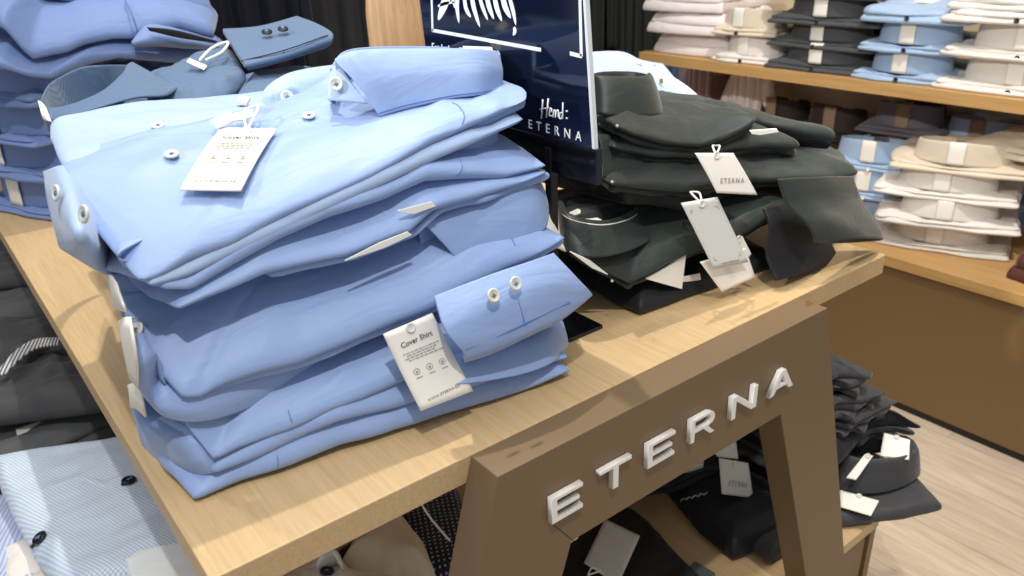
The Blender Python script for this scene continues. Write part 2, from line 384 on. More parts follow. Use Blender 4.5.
def card_tag(label, Q, hole_to, kind='plain', group=None, m=None, bendk=.0):
    """hang tag: Q = four corners (top-left, top-right, bottom-right, bottom-left) in units; string from its hole"""
    Q = [Vector(q) for q in Q]; root = thing('hang_tag', label, 'tag', (Q[0]+Q[1]+Q[2]+Q[3])/4, group)
    U = (Q[1]-Q[0]); V = (Q[0]-Q[3]); N_ = U.cross(V).normalized()
    if N_.dot(CAMP-Q[0]) < 0: N_ = -N_
    rows = []
    for j in range(5):
        a = Q[0].lerp(Q[3], j/4); b = Q[1].lerp(Q[2], j/4); s = math.sin(math.pi*j/4)*bendk
        rows.append([a+N_*s, a.lerp(b, .5)+N_*s, b+N_*s])
    link('card', ribbon_bm(bmesh.new(), rows, 8, 12, .003), m or PAPER, root)
    def pt(u, v): return Q[0].lerp(Q[1], u).lerp(Q[3].lerp(Q[2], u), v)+N_*(math.sin(math.pi*v)*bendk+.0022)
    wU = U.length
    ins = bmesh.new(); hp = pt(.5, .055)
    button_bm(ins, hp, N_, .011); link('eyelet', ins, PAPERG, root)
    if hole_to is not None:
        st = bmesh.new(); e = Vector(hole_to); mid = (hp+e)/2+Vector((0, 0, .012))
        tube_bm(st, [hp, mid+(U.normalized()*.012), e], .0028); tube_bm(st, [hp, mid-(U.normalized()*.014), e], .0028)
        link('string', st, WHITEP, root)
    Un = U.normalized(); Vn = V.normalized()
    if kind == 'cover':
        pr = bmesh.new()
        merge(pr, text_bm('Cover Shirt', pt(.5, .23)+N_*.001, Un, Vn, wU*.135))
        link('title', pr, INKD, root, False)
        pr = bmesh.new(); rr = random.Random(3)
        for k, v in enumerate((.31, .34, .37, .40)):
            x = .16+.05*(k % 2)
            while x < .86-.06*(k % 3):
                wd = rr.uniform(.03, .09); prism_bm(pr, [pt(x, v), pt(x+wd, v), pt(x+wd, v+.012), pt(x, v+.012)], N_*.0006); x += wd+.02
        for cx in (.25, .5, .75):
            c0 = pt(cx, .55); rr_ = wU*.055
            ring = [c0+(Un*math.cos(a*math.pi/6)*rr_*1.1+Vn*math.sin(a*math.pi/6)*rr_) for a in range(13)]
            tube_bm(pr, ring, .0007, 5, n=26)
            prism_bm(pr, [pt(cx-.02, .54), pt(cx+.02, .54), pt(cx+.02, .57), pt(cx-.02, .57)], N_*.0006)
            prism_bm(pr, [pt(cx-.06, .62), pt(cx+.06, .62), pt(cx+.06, .63), pt(cx-.06, .63)], N_*.0006)
        merge(pr, text_bm('WWW.ETERNA.DE', pt(.5, .905)+N_*.001, Un, Vn, wU*.07, track=1.2))
        link('printed_text', pr, INK, root, False)
    elif kind == 'brand':
        link('printed_text', text_bm('ETERNA', pt(.5, .72)+N_*.001, Un, Vn, wU*.14, track=1.4), INK, root, False)
    elif kind == 'corner':
        pr = bmesh.new()
        for (u, v, su, sv) in ((.12, .12, 1, 1), (.88, .12, -1, 1), (.12, .88, 1, -1), (.88, .88, -1, -1)):
            prism_bm(pr, [pt(u, v), pt(u+.08*su, v), pt(u+.08*su, v+.006*sv), pt(u, v+.006*sv)], N_*.0006)
            prism_bm(pr, [pt(u, v), pt(u+.01*su, v), pt(u+.01*su, v+.05*sv), pt(u, v+.05*sv)], N_*.0006)
        merge(pr, text_bm('WWW.ETERNA.DE', pt(.5, .95)+N_*.001, Un, Vn, wU*.06))
        link('printed_text', pr, INK, root, False)
    return root

# ------------------------------------------------------------------ the setting
def struct(name, bm, m, smooth=False): return top(name, bm, m, kind='structure', smooth=smooth)
FZ = -TT/S
b = bmesh.new(); box_bm(b, (-6, -3, FZ-.1), (9, 12, FZ)); struct('floor', b, FLOORM)
b = bmesh.new(); box_bm(b, (6.1, -3, FZ), (6.3, 12, 5.6)); struct('wall_right', b, WALLM)
b = bmesh.new(); box_bm(b, (-6, 9.5, FZ), (6.1, 9.7, 5.6)); struct('wall_back', b, mat('dark back wall', srgb(36, 40, 52), .8))

exec_order = 0
# ------------------------------------------------------------------ the display table
TX0, TX1, TY0, TY1 = .208, 2.377, 1.157, 4.6
table = thing('display_table', 'light oak display table with bronze trestle frame bearing white letters', 'table', (1.3, 2.9, FZ))
b = bmesh.new(); box_bm(b, (TX0, TY0, -.0655), (TX1, TY1, 0), .003)
link('tabletop', b, OAKY, table, False)
def trestle(Y0, Y1, name):
    xm = 1.326
    outer = [(-.573, 0), (.579, 0)]
    zl = FZ; L = -.573+zl*.29; Rr = .579-zl*.32
    pts = [(xm-.573, -.002), (xm+.579, -.002), (xm+Rr, zl), (xm+Rr-.20, zl), (xm+.411, -.281), (xm-.377, -.281), (xm+L+.21, zl), (xm+L, zl)]
    # depth box: three extruded members sharing the faces
    bm = bmesh.new()
    prism_bm(bm, [(x, Y0, z) for x, z in pts], (0, Y1-Y0, 0))
    return bm
fr = link('trestle_frame', trestle(1.064, 1.1565, ''), BRONZE, table, False)
md = fr.modifiers.new('bevel', 'BEVEL'); md.width = .0012; md.segments = 2; md.limit_method = 'ANGLE'
link('trestle_frame', trestle(4.61, 4.70, ''), BRONZE, table, False)
# letters on the front bar
LET = {
 'E': [[(0, 0), (1, 0), (1, .17), (.2, .17), (.2, .42), (.9, .42), (.9, .58), (.2, .58), (.2, .83), (1, .83), (1, 1), (0, 1)]],
 'T': [[(.4, 0), (.6, 0), (.6, .83), (1, .83), (1, 1), (0, 1), (0, .83), (.4, .83)]],
 'N': [[(0, 0), (.18, 0), (.18, .72), (.78, 0), (1, 0), (1, 1), (.82, 1), (.82, .28), (.22, 1), (0, 1)]],
 'A': [[(0, 0), (.2, 0), (.3, .22), (.7, .22), (.8, 0), (1, 0), (.6, 1), (.4, 1)]],
 'R': [[(0, 0), (.18, 0), (.18, .36), (.5, .36), (.78, 0), (1, 0), (.72, .38), (.88, .46), (.95, .6), (.95, .75), (.88, .9), (.72, 1), (0, 1)]],
}
HOLE = {'A': [(.37, .37), (.63, .37), (.5, .72)], 'R': [(.18, .52), (.68, .52), (.76, .6), (.76, .76), (.68, .84), (.18, .84)]}
def letter(ch, pos):
    # pos = four px corners? -> placed by left/right x and bottom/top z on the bar face
    x0, x1, z0, z1 = pos; bm = bmesh.new()
    cu = bpy.data.curves.new('l', 'CURVE'); cu.dimensions = '2D'; cu.fill_mode = 'BOTH'; cu.extrude = .006*S; cu.bevel_depth = .0018*S; cu.bevel_resolution = 2; cu.offset = -.0028*S
    for poly in LET[ch]+([HOLE[ch]] if ch in HOLE else []):
        sp = cu.splines.new('POLY'); sp.points.add(len(poly)-1); sp.use_cyclic_u = True
        for q, (u, v) in zip(sp.points, poly): q.co = (u*(x1-x0)*S, v*(z1-z0)*S, 0, 1)
    to = bpy.data.objects.new('l', cu); C.objects.link(to)
    me = bpy.data.meshes.new_from_object(to.evaluated_get(bpy.context.evaluated_depsgraph_get())); bm.from_mesh(me)
    bpy.data.objects.remove(to); bpy.data.meshes.remove(me); bpy.data.curves.remove(cu)
    O = W((x0, 1.064-.0085, z0))
    for v in bm.verts: v.co = O+Vector((v.co.x, -v.co.z, v.co.y))
    o = link('letter', bm, WHITEP, None, False); o.parent = fr; o.location = -table.location*0
    o.data.transform(Matrix.Translation(-table.location)); o['label'] = 'raised white letter '+ch
for ch, xy in zip('ETERNA', [((551, 516), (583, 474)), ((599, 481), (632, 447)), ((647, 460), (676, 424)), ((690, 436), (717, 403)), ((731, 412), (759, 377)), ((769, 390), (796, 361))]):
    a = at(*xy[0], y=1.05); c = at(*xy[1], y=1.05)
    letter(ch, (a.x, c.x, -.185, -.115))
bm = bmesh.new(); prism_bm(bm, [(.895, 1.0635, -.205), (.955, 1.0635, -.285), (.957, 1.0635, -.284), (.897, 1.0635, -.204)], (0, .002, 0)); link('mitre_seam', bm, BLKM, table, False)
bm = bmesh.new(); box_bm(bm, (.955, 1.08, -.305), (.985, 1.12, -.281), .003); link('bracket', bm, mat('zinc', (.5, .48, .45), .3, .9), table, False)

# low platform that carries the lower piles
plat = thing('display_platform', 'low brown platform with light oak top under the display table', 'platform', (1.1, 2.9, FZ))
b = bmesh.new(); box_bm(b, (-.75, 1.14, -1.25), (2.66, 4.9, -1.2), .003); link('platform_top', b, OAKY, plat, False)
b = bmesh.new(); box_bm(b, (-.72, 1.155, FZ+.06), (2.6, 4.85, -1.25)); link('front_panel', b, mat('taupe laminate', srgb(128, 106, 78), .5), plat, False)
b = bmesh.new(); box_bm(b, (2.615, 1.145, FZ+.04), (2.655, 1.18, -1.25)); link('corner_post', b, PANEL, plat, False)
b = bmesh.new(); box_bm(b, (-.65, 1.22, FZ), (2.58, 4.8, FZ+.06)); link('plinth', b, BLKM, plat, False)

# ------------------------------------------------------------------ the near stack of blue shirts
GF = 'blue shirts of the near stack'
def hero(label, cat='shirt', loc=(.7, 1.6, 0), group=GF): return thing('folded_shirt', label, cat, loc, group)
UPn = Vector((-.1, -.35, 1)).normalized(); FRn = Vector((0, -1, .45)).normalized(); LFn = Vector((-1, -.2, .35)).normalized()
def pin_on(px, py, objs, par):
    P, n = surf(px, py, objs, .003)
    if P is None: return
    pin = bmesh.new(); bmesh.ops.create_icosphere(pin, subdivisions=2, radius=.005*S); bmesh.ops.translate(pin, verts=pin.verts, vec=W(P)); link('pin', pin, PEARL, par)
def seam_on(pts, objs, par, r=.0008, m=None, name='seam'):
    P = [surf(x, y, objs, .0015)[0] for x, y in pts]; P = [p for p in P if p is not None]
    if len(P) > 1: sm = bmesh.new(); tube_bm(sm, P, r); link(name, sm, m or THREAD, par)
def fr_(*pts, off=0): return [front(x, y, off) for x, y in pts]
def V3(*a): return Vector(a)
def band_clip(rows, parent):
    o = ribbon('paper_band', rows, PAPER, parent, nu=10, nv=8, th=.004); o['label'] = 'white paper band round the collar'; return o

# shirt 8, lowest: collar to the left
s = hero('blue folded shirt at the very bottom of the near stack, lying on the oak table')
E8 = fr_((196, 504), (240, 484), (292, 466), (340, 448), (384, 436), (455, 413), (523, 393), (572, 372)) + [V3(1.13, 1.45, .01), V3(1.12, 1.95, .01), V3(.30, 2.0, .01), V3(.24, 1.75, .01), at(163, 470, z=.01)]
for e in E8: e.z = max(e.z, .004)
B8 = slab('body', E8, .075, BLUE, s, rad=.10, wr=.008, seed=1, hem=.006, creases=[(front(292, 466), V3(.7, 1.6, .06), .008, .02)], auto=10, pinch=[(E8[0], .10, .45), (E8[7], .14, .65)])
c8 = [at(146, 452, x=.235), at(165, 470, x=.25), at(205, 474, y=1.40), at(250, 462, y=1.41), at(300, 450, y=1.42)]
c8b = [at(136, 400, x=.235), at(150, 425, x=.245), at(188, 440, y=1.42), at(240, 432, y=1.43), at(300, 410, y=1.44)]
ribbon('collar', [c8, [a.lerp(b_, .5)+V3(-.008, -.008, 0) for a, b_ in zip(c8, c8b)], c8b, [q+V3(.03, .03, .0) for q in c8b], [q+V3(.035, .04, -.06) for q in c8b]], BLUE, s, nu=60, nv=24)
band_clip([[at(131, 408, x=.225), at(137, 409, x=.225), at(146, 417, x=.225)], [at(130, 396, x=.222), at(136, 397, x=.222), at(143, 402, x=.222)], [at(128, 385, x=.23), at(135, 383, x=.23), at(141, 385, x=.23)]], s)

# shirt 7: collar to the right
s = hero('blue folded shirt second from the bottom of the near stack, collar to the right')
E7 = fr_((214, 476), (250, 462), (300, 440), (340, 422), (384, 413), (430, 400), (470, 390), (520, 372), (570, 360)) + [V3(1.16, 1.5, .075), V3(1.12, 1.95, .08), V3(.35, 2.0, .08), V3(.28, 1.7, .08)]
slab('body', E7, .065, BLUE, s, rad=.09, wr=.008, seed=2, hem=.006, auto=10, pinch=[(E7[0], .10, .45), (E7[8], .14, .65)])
cb = [at(455, 385, y=1.26), at(493, 380, y=1.245), at(530, 372, y=1.245), at(556, 360, y=1.26), at(568, 345, y=1.33)]
ct = [at(452, 362, y=1.30), at(490, 352, y=1.29), at(525, 344, y=1.29), at(548, 334, y=1.30), at(560, 318, y=1.37)]
ribbon('collar', [cb, [a.lerp(b_, .5)+V3(0, -.006, 0) for a, b_ in zip(cb, ct)], ct, [q+V3(-.01, .03, 0) for q in ct], [q+V3(-.01, .035, -.05) for q in ct]], BLUE, s, nu=50, nv=20)
# shirt 6: collar to the left with a white band, body corner at the front left
s = hero('blue folded shirt with white-banded left collar and two-buttoned cuff, near stack')
E6 = fr_((213, 463), (235, 452), (292, 431), (340, 410), (384, 393), (430, 372), (470, 358), (520, 338), (562, 318)) + [V3(1.17, 1.5, .15), V3(1.12, 1.95, .16), V3(.32, 2.0, .15), V3(.27, 1.7, .15), at(185, 425, y=1.42)]
B6 = slab('body', E6, .075, BLUE, s, rad=.14, wr=.010, seed=3, hem=.005, creases=[(front(292, 431), at(268, 398, y=1.45), -.006, .012), (front(384, 393), at(330, 400, y=1.42), .008, .02)], auto=10, pinch=[(E6[0], .10, .45), (E6[8], .14, .65)])
c6 = [at(140, 385, x=.235), at(152, 405, x=.24), at(170, 418, y=1.42), at(203, 421, y=1.40), at(245, 409, y=1.41), at(300, 384, y=1.43), at(350, 364, y=1.45)]
c6b = [at(131, 345, x=.225), at(143, 366, x=.23), at(158, 380, y=1.45), at(190, 385, y=1.42), at(235, 376, y=1.42), at(295, 352, y=1.44), at(345, 335, y=1.46)]
ribbon('collar', [c6, [a.lerp(b_, .5)+V3(-.012, -.012, 0) for a, b_ in zip(c6, c6b)], c6b, [q+V3(.03, .03, .0) for q in c6b], [q+V3(.035, .04, -.07) for q in c6b]], BLUE, s, nu=80, nv=26)
band_clip([[at(130, 378, x=.218), at(134, 383, x=.218), at(138, 388, x=.218)], [at(124, 350, x=.215), at(129, 354, x=.215), at(137, 360, x=.215)], [at(119, 323, x=.225), at(125, 320, x=.225), at(131, 321, x=.225)], [at(124, 320, x=.25), at(129, 318, x=.25), at(134, 319, x=.25)]], s)
pin_on(193, 447, [B6, B8], s)
# its sleeve cuff with two buttons
cuff = [[at(434, 297, y=1.30), at(470, 283, y=1.28), at(500, 272, y=1.27), at(530, 262, y=1.26), at(552, 254, y=1.27)],
        [at(445, 330, y=1.25), at(480, 312, y=1.235), at(510, 300, y=1.225), at(548, 285, y=1.22), at(572, 275, y=1.235)],
        [at(463, 352, y=1.235), at(490, 342, y=1.22), at(524, 327, y=1.21), at(560, 311, y=1.21), at(588, 291, y=1.225)],
        [at(464, 360, y=1.25), at(492, 351, y=1.235), at(526, 335, y=1.225), at(560, 318, y=1.225), at(590, 294, y=1.24)],
        [at(464, 358, y=1.32), at(492, 345, y=1.31), at(526, 328, y=1.30), at(560, 311, y=1.30), at(584, 290, y=1.30)]]
cf = ribbon('cuff', cuff, BLUE, s, nu=60, nv=40, th=.012)
cf2 = ribbon('cuff', [[q+V3(.012, .02, -.012) for q in r[2:]] for r in cuff[:4]], PALE, s, nu=40, nv=30, th=.010)
button(at(491, 297, y=1.225)+V3(0, -.008, .006), FRn, .0155, PEARL, s, 'white button with dark thread', INKD)
button(at(513, 285, y=1.222)+V3(0, -.008, .006), FRn, .0155, PEARL, s)
seam = bmesh.new(); tube_bm(seam, [at(510, 278, y=1.247), at(518, 300, y=1.217), at(525, 325, y=1.203)], .0016); link('seam', seam, THREAD, s)
seam = bmesh.new(); tube_bm(seam, [at(465, 350, y=1.228), at(492, 339, y=1.215), at(524, 324, y=1.203), at(570, 302, y=1.205)], .0014); link('seam', seam, THREAD, s)

# shirt 5: collar to the right, widest face
s = hero('blue folded shirt mid near stack, collar at right, one button at left end')
E5 = fr_((183, 401), (200, 400), (222, 388), (260, 375), (300, 366), (351, 345), (400, 324), (432, 312), (468, 290), (507, 270), (540, 256), (566, 240)) + [V3(1.17, 1.5, .33), V3(1.12, 1.95, .35), V3(.35, 2.0, .30), left(112, 293), left(125, 325, .01), at(150, 365, y=1.47)]
B5 = slab('body', E5, .10, BLUE, s, rad=.30, wr=.010, seed=4, creases=[(front(186, 398), at(270, 355, y=1.5), -.008, .012), (front(468, 290), at(440, 285, y=1.5), .014, .02), (front(490, 270), at(470, 262, y=1.5), -.012, .018)], auto=10, pinch=[(E5[0], .10, .45), (E5[11], .14, .65)])
slab('lower_fold', [q+V3(.01, .015, -.018) for q in E5[1:-4]]+[V3(.35, 2.0, .28), V3(.4, 1.7, .27)], .02, BLUE, s, rad=.012, wr=.003, seed=5, hem=.012)
cb = [at(467, 273, y=1.42), at(500, 262, y=1.40), at(530, 250, y=1.385), at(552, 238, y=1.39), at(567, 225, y=1.42)]
ct = [at(425, 226, y=1.46), at(460, 213, y=1.44), at(500, 200, y=1.42), at(530, 190, y=1.42), at(543, 182, y=1.45)]
cb = [at(467, 272, y=1.385), at(495, 255, y=1.38), at(520, 245, y=1.375), at(545, 228, y=1.38), at(548, 205, y=1.42)]
ct = [at(426, 226, y=1.42), at(460, 213, y=1.42), at(490, 203, y=1.41), at(528, 184, y=1.41), at(537, 176, y=1.46)]
ribbon('collar', [cb, [a.lerp(b_, .5)+V3(0, -.006, .002) for a, b_ in zip(cb, ct)], ct, [q+V3(0, .03, .003) for q in ct], [q+V3(0, .03, -.06) for q in ct]], BLUE, s, nu=60, nv=26)
seam_on([(515, 246), (511, 238), (505, 228)], [B5], s)
P, n = surf(139, 331, [B5], .005); button(P, n, .017, PEARL, s)
# shirt 4: collar to the left with tag paper
s = hero('blue folded shirt fourth from the top of the near stack, white slips poking out')
E4 = fr_((178, 312), (206, 300), (233, 290), (262, 277), (300, 268), (347, 259), (411, 234), (436, 211), (478, 199), (528, 183), (548, 174)) + [V3(1.17, 1.55, .46), V3(1.12, 1.95, .47), V3(.35, 2.0, .42), left(118, 262), at(130, 285, y=1.6), at(150, 300, y=1.5)]
B4 = slab('body', E4, .065, BLUE, s, rad=.20, wr=.010, seed=6, creases=[(front(262, 277), at(290, 250, y=1.5), .008, .02), (front(425, 216), at(445, 200, y=1.5), .012, .015)], auto=10, pinch=[(E4[0], .10, .45), (E4[10], .14, .65)])
slab('lower_fold', [q+V3(.02, .012, -.016) for q in E4[3:-4]]+[V3(.35, 2.0, .40), V3(.45, 1.6, .40)], .018, BLUE, s, rad=.010, wr=.003, seed=7, hem=.015)
ribbon('paper_band', [[left(107, 274), left(112, 276), left(118, 284)], [left(112, 298, -.01), left(118, 300, -.01), left(124, 306, -.01)], [left(116, 310), left(120, 310), left(128, 312)]], PAPER, s, nu=10, nv=8, th=.004)
bm = bmesh.new(); prism_bm(bm, fr_((345, 261), (380, 243), (408, 232), (412, 235), (384, 248), off=-.012), (0, .003, .001)); link('neck_label', bm, PAPERG, s, False)
bm = bmesh.new(); prism_bm(bm, fr_((398, 211), (432, 202), (436, 206), (414, 214), off=-.012), (0, .003, .001)); link('neck_label', bm, PAPERG, s, False)
pin_on(165, 303, [B4], s)
# shirt 3: pale folded end hanging at left with two buttons
s = hero('pale blue folded shirt of the near stack whose bulging left end shows two buttons')
E3 = fr_((165, 292), (190, 292), (230, 268), (280, 240), (330, 218), (386, 200), (430, 180), (470, 178), (507, 178), (547, 168)) + [V3(1.2, 1.55, .49), V3(1.12, 2.0, .52), V3(.33, 2.15, .48), left(60, 215), left(66, 250), left(90, 268), left(122, 278, .01)]
slab_3 = slab('body', E3, .075, BLUE, s, rad=.16, wr=.012, seed=8, creases=[(front(430, 180), at(450, 165, y=1.5), .012, .018)], auto=10, pinch=[(E3[0], .10, .45), (E3[9], .14, .65)])
# rounded cascading end
g = [[left(46, 172, -.01), left(62, 168, 0), left(80, 172, .05), at(110, 190, x=.42)],
     [left(50, 200, -.03), left(72, 200, -.03), left(98, 212, .03), at(122, 225, x=.38)],
     [left(58, 232, -.03), left(80, 238, -.05), left(108, 250, .03), at(134, 258, x=.35)],
     [left(64, 248, -.01), left(82, 258, -.03), left(112, 273, .02), at(138, 278, x=.32)],
     [left(80, 245, .05), left(92, 262, .03), left(115, 274, .03), at(138, 280, x=.33)]]
ribbon('rolled_end', g, PALE, s, nu=40, nv=40, th=.012)
button(left(57, 193, -.045), LFn, .015, PEARL, s); button(left(85, 214, -.045), LFn, .015, PEARL, s)
# shirt 2: paler, its collar ring behind the top collar
s = hero('pale blue folded shirt just under the topmost one, showing its placket and collar behind it')
E2 = fr_((150, 290), (185, 280), (233, 258), (290, 232), (340, 207), (373, 192), (440, 160), (480, 142), (524, 122)) + [V3(1.18, 1.55, .59), V3(1.12, 2.10, .60), V3(.95, 2.16, .585), at(275, 103, y=2.12), at(200, 108, y=2.12), at(137, 112, y=2.1), at(52, 132, y=2.0), at(52, 146, y=1.95), at(62, 168, y=1.8), at(95, 230, y=1.6)]
B2_ = slab('body', E2, .04, PALE, s, rad=.05, wr=.009, seed=9, puff=.005, auto=10, pinch=[(E2[0], .10, .45), (E2[8], .14, .65)])
cyl = [at(262, 108, y=1.95), at(266, 92, y=1.93), at(280, 80, y=1.93), at(300, 72, y=1.98), at(340, 66, y=2.05), at(400, 62, y=2.1)]
lo = [at(263, 112, y=1.93), at(272, 108, y=1.90), at(300, 104, y=1.88), at(318, 100, y=1.90), at(345, 96, y=1.97), at(405, 92, y=2.05)]
ribbon('collar', [[a for a in lo], [a.lerp(b_, .55)+V3(0, -.01, .01) for a, b_ in zip(lo, cyl)], [a+V3(0, 0, 0) for a in cyl], [a+V3(.01, .04, -.01) for a in cyl], [a+V3(.01, .04, -.06) for a in cyl]], LBLUE, s, nu=60, nv=24)
ribbon('collar_stand', [[at(275, 107, y=1.87), at(290, 108, y=1.86), at(302, 106, y=1.86)], [at(275, 93, y=1.88), at(289, 86, y=1.87), at(300, 92, y=1.87)]], PALE, s, nu=16, nv=6)
button(at(287, 97, y=1.855), FRn, .016, PEARL, s)
top2 = lambda px, py: at(px, py, z=.655)
for q in ((158, 128), (243, 106)):
    P, n = surf(*q, [B2_], .005); button(P, n, .014, PEARL, s)
cr2 = [at(440, 125, y=1.50), at(460, 124, y=1.50), at(480, 122, y=1.49), at(497, 118, y=1.52)]
crb = [at(440, 168, y=1.47), at(460, 166, y=1.46), at(480, 162, y=1.46), at(498, 156, y=1.50)]
ribbon('collar_back', [cr2, crb], BLUE, s, nu=24, nv=10)
seam_on([(456, 176), (462, 168), (458, 156)], [slab_3], s)

# shirt 1, topmost: collar to the right
s = hero('topmost shirt of the near blue stack, its large spread collar standing at the right', loc=(.75, 1.65, .5))
E1 = fr_((139, 286), (160, 279), (187, 263), (210, 255), (233, 247), (283, 220), (340, 195), (373, 180), (433, 145), (487, 121), (527, 102)) + [V3(1.2, 1.5, .640), V3(1.17, 1.9, .66), V3(1.0, 2.0, .66), at(310, 98, y=1.88), at(262, 116, y=1.86), at(198, 133, y=1.84), at(130, 146, y=1.83), at(66, 164, y=1.82), at(62, 186, y=1.72), at(78, 212, y=1.62)]
B1 = slab('body', E1, .045, BLUE, s, rad=.13, wr=.009, seed=10, rc=.10, creases=[(at(300, 130, y=1.7), at(345, 108, y=1.75), .012, .018), (at(280, 150, y=1.65), at(370, 112, y=1.65), .010, .022), (front(430, 145), at(405, 112, y=1.6), .010, .02), (front(455, 128), at(470, 108, y=1.55), -.014, .013), (front(500, 108), at(470, 104, y=1.55), .012, .018)], auto=10, pinch=[(E1[0], .10, .45), (E1[10], .14, .65)])
slab('lower_fold', [q+V3(.012, .02, -.017) for q in E1[1:-5]]+[V3(.35, 1.9, .60), V3(.33, 1.6, .50)], .018, BLUE, s, rad=.010, wr=.003, seed=11, hem=.006)
top_ = [at(338, 64, y=1.62), at(352, 57, y=1.60), at(375, 54, y=1.60), at(430, 53, y=1.58), at(475, 53, y=1.56), at(498, 55, y=1.58)]
bot_ = [at(380, 117, y=1.55), at(392, 113, y=1.545), at(410, 108, y=1.54), at(450, 99, y=1.525), at(480, 95, y=1.515), at(501, 91, y=1.54)]
far_ = [at(338, 62, y=1.66), at(345, 52, y=1.75), at(365, 50, y=1.85), at(420, 50, y=1.88), at(465, 50, y=1.83), at(492, 52, y=1.70)]
ribbon('collar', [bot_, [a.lerp(b_, .55)+V3(0, -.012, .003) for a, b_ in zip(bot_, top_)], top_, [a+V3(.004, .02, .002) for a in top_], [a+V3(.004, .025, -.05) for a in top_]], BLUE, s, nu=80, nv=30)
ring_ = [at(333, 72, y=1.66), at(345, 56, y=1.78), at(370, 51, y=1.88), at(420, 50, y=1.92), at(465, 51, y=1.86), at(495, 53, y=1.72), at(500, 57, y=1.60)]
ribbon('collar_far_side', [[a+V3(0, 0, -.07) for a in ring_], [a for a in ring_], [a+V3(0, .012, -.002) for a in ring_], [a+V3(.0, .03, -.07) for a in ring_]], BLUE, s, nu=80, nv=18)
ribbon('collar_stand', [[at(328, 100, y=1.63), at(345, 102, y=1.60), at(368, 104, y=1.57)], [at(329, 80, y=1.66), at(338, 74, y=1.63), at(348, 78, y=1.61)], [at(332, 68, y=1.68), at(338, 65, y=1.66), at(341, 66, y=1.64)]], LBLUE, s, nu=20, nv=14)
button(at(336, 84, y=1.61), Vector((-.5, -1, .3)), .015, PEARL, s)
bm = bmesh.new(); prism_bm(bm, [at(463, 51, y=1.74), at(464, 46, y=1.76), at(492, 47, y=1.70), at(493, 52, y=1.68)], (0, .004, 0)); link('neck_label', bm, PAPER, s, False)
for q in ((172, 157), (309, 118)):
    P, n = surf(*q, [B1], .005); button(P, n, .0145, PEARL, s)
for row in ((bot_, top_),):
    sm = bmesh.new(); tube_bm(sm, [a.lerp(b_, .06)+V3(0, -.004, .001) for a, b_ in zip(*row)], .0011); tube_bm(sm, [bot_[0].lerp(top_[0], t)+V3(.006, -.004, .0) for t in (.05, .5, .95)], .0011); link('stitching', sm, THREAD, s)
seam_on([(452, 103), (458, 106), (463, 112), (464, 118), (462, 124)], [B1], s)
# tags on the near stack
def plane_at(px, py, P0, n):
    d = ray(px, py); t = (Vector(P0)-CAMP).dot(n)/d.dot(n); return CAMP+d*t
hits = [surf(x, y, [B1])[0] for x, y in ((221, 128), (277, 129), (241, 191), (180, 190), (230, 158))]
ex = ((hits[1]-hits[0])+(hits[2]-hits[3])).normalized(); ey = ((hits[0]-hits[3])+(hits[1]-hits[2])).normalized(); nT = ex.cross(ey).normalized()
P0 = hits[4]+nT*(.010+max((h-hits[4]).dot(nT) for h in hits))
tq = [plane_at(x, y, P0, nT) for x, y in ((221, 128), (277, 129), (241, 191), (180, 190))]
card_tag('white hang tag lying on the topmost blue shirt', tq, plane_at(257, 105, P0+V3(0, 0, .02), nT), 'cover', bendk=.006)
sl = thing('plastic_clip', 'small off-white paper slips and clip beside the top hang tag', 'clip', at(230, 118, y=1.8))
bm = bmesh.new(); pr = [plane_at(x, y, P0+V3(0, 0, .006), nT) for x, y in ((211, 122), (230, 113), (236, 121), (217, 129))]; prism_bm(bm, pr, nT*.004)
link('slip', bm, PAPER, sl, False)
bm = bmesh.new(); pr = [plane_at(x, y, P0+V3(0, 0, .006), nT) for x, y in ((233, 115), (252, 111), (255, 118), (236, 122))]; prism_bm(bm, pr, nT*.004)
link('slip', bm, PAPER, sl, False)
bm = bmesh.new(); pr = [plane_at(x, y, P0+V3(0, 0, .006), nT) for x, y in ((237, 104), (241, 99), (251, 100), (247, 106))]; prism_bm(bm, pr, nT*.008)
link('slip', bm, PAPER, sl, False)
P1 = front(428, 362, -.055); nF = Vector((-.02, -1, .38)).normalized()
tq = [plane_at(x, y, P1, nF) for x, y in ((383, 334), (432, 313), (473, 391), (421, 411))]
card_tag('white hang tag hanging down the front of the near blue stack', tq, None, 'cover', bendk=-.004)

seam_on([(288, 410), (291, 420), (293, 428)], [B6], bpy.data.objects['folded_shirt.002'], .0008)
seam_on([(277, 455), (278, 462), (278, 468)], [B8], bpy.data.objects['folded_shirt'], .0008)

# ------------------------------------------------------------------ the black stack right of the sign
GB = 'black shirts of the stack right of the sign'
def bk(px, py, off=0):
    y = 1.35
    for i in range(14):
        P = at(px, py, y=y); y = 1.36-.12*(P.x-1.47)+.12*P.z+off
    return P
def bks(*pts, off=0): return [bk(x, y, off) for x, y in pts]
def bshirt(label): return thing('folded_shirt', label, 'shirt', (1.8, 1.6, 0), GB)
s = bshirt('black folded shirt lying on the oak table, lowest of the black stack')
E = [at(545, 292, z=.005)+V3(.03, .05, 0), at(585, 287, z=.005), at(612, 303, z=.005), at(640, 316, z=.005), at(680, 301, z=.005), at(720, 286, z=.005), at(760, 272, z=.005), V3(2.05, 1.33, .005), V3(2.15, 1.8, .005), V3(1.55, 1.95, .005)]
slab('body', E, 0.070, BLACK2, s, rad=0.14, wr=0.003, wf=7, hem=.006, seed=21, rc=.015, auto=22, aamp=.012, pinch=[(E[0], .10, .4)])
slab('lower_fold', [V3(q.x+.015, q.y+.02, max(q.z-.022, .002)) for q in E], .022, BLACK, s, rad=.014, wr=.005, seed=281, hem=.02, rc=.02)
s = bshirt('black folded shirt second from the bottom of the black stack, open round collar')
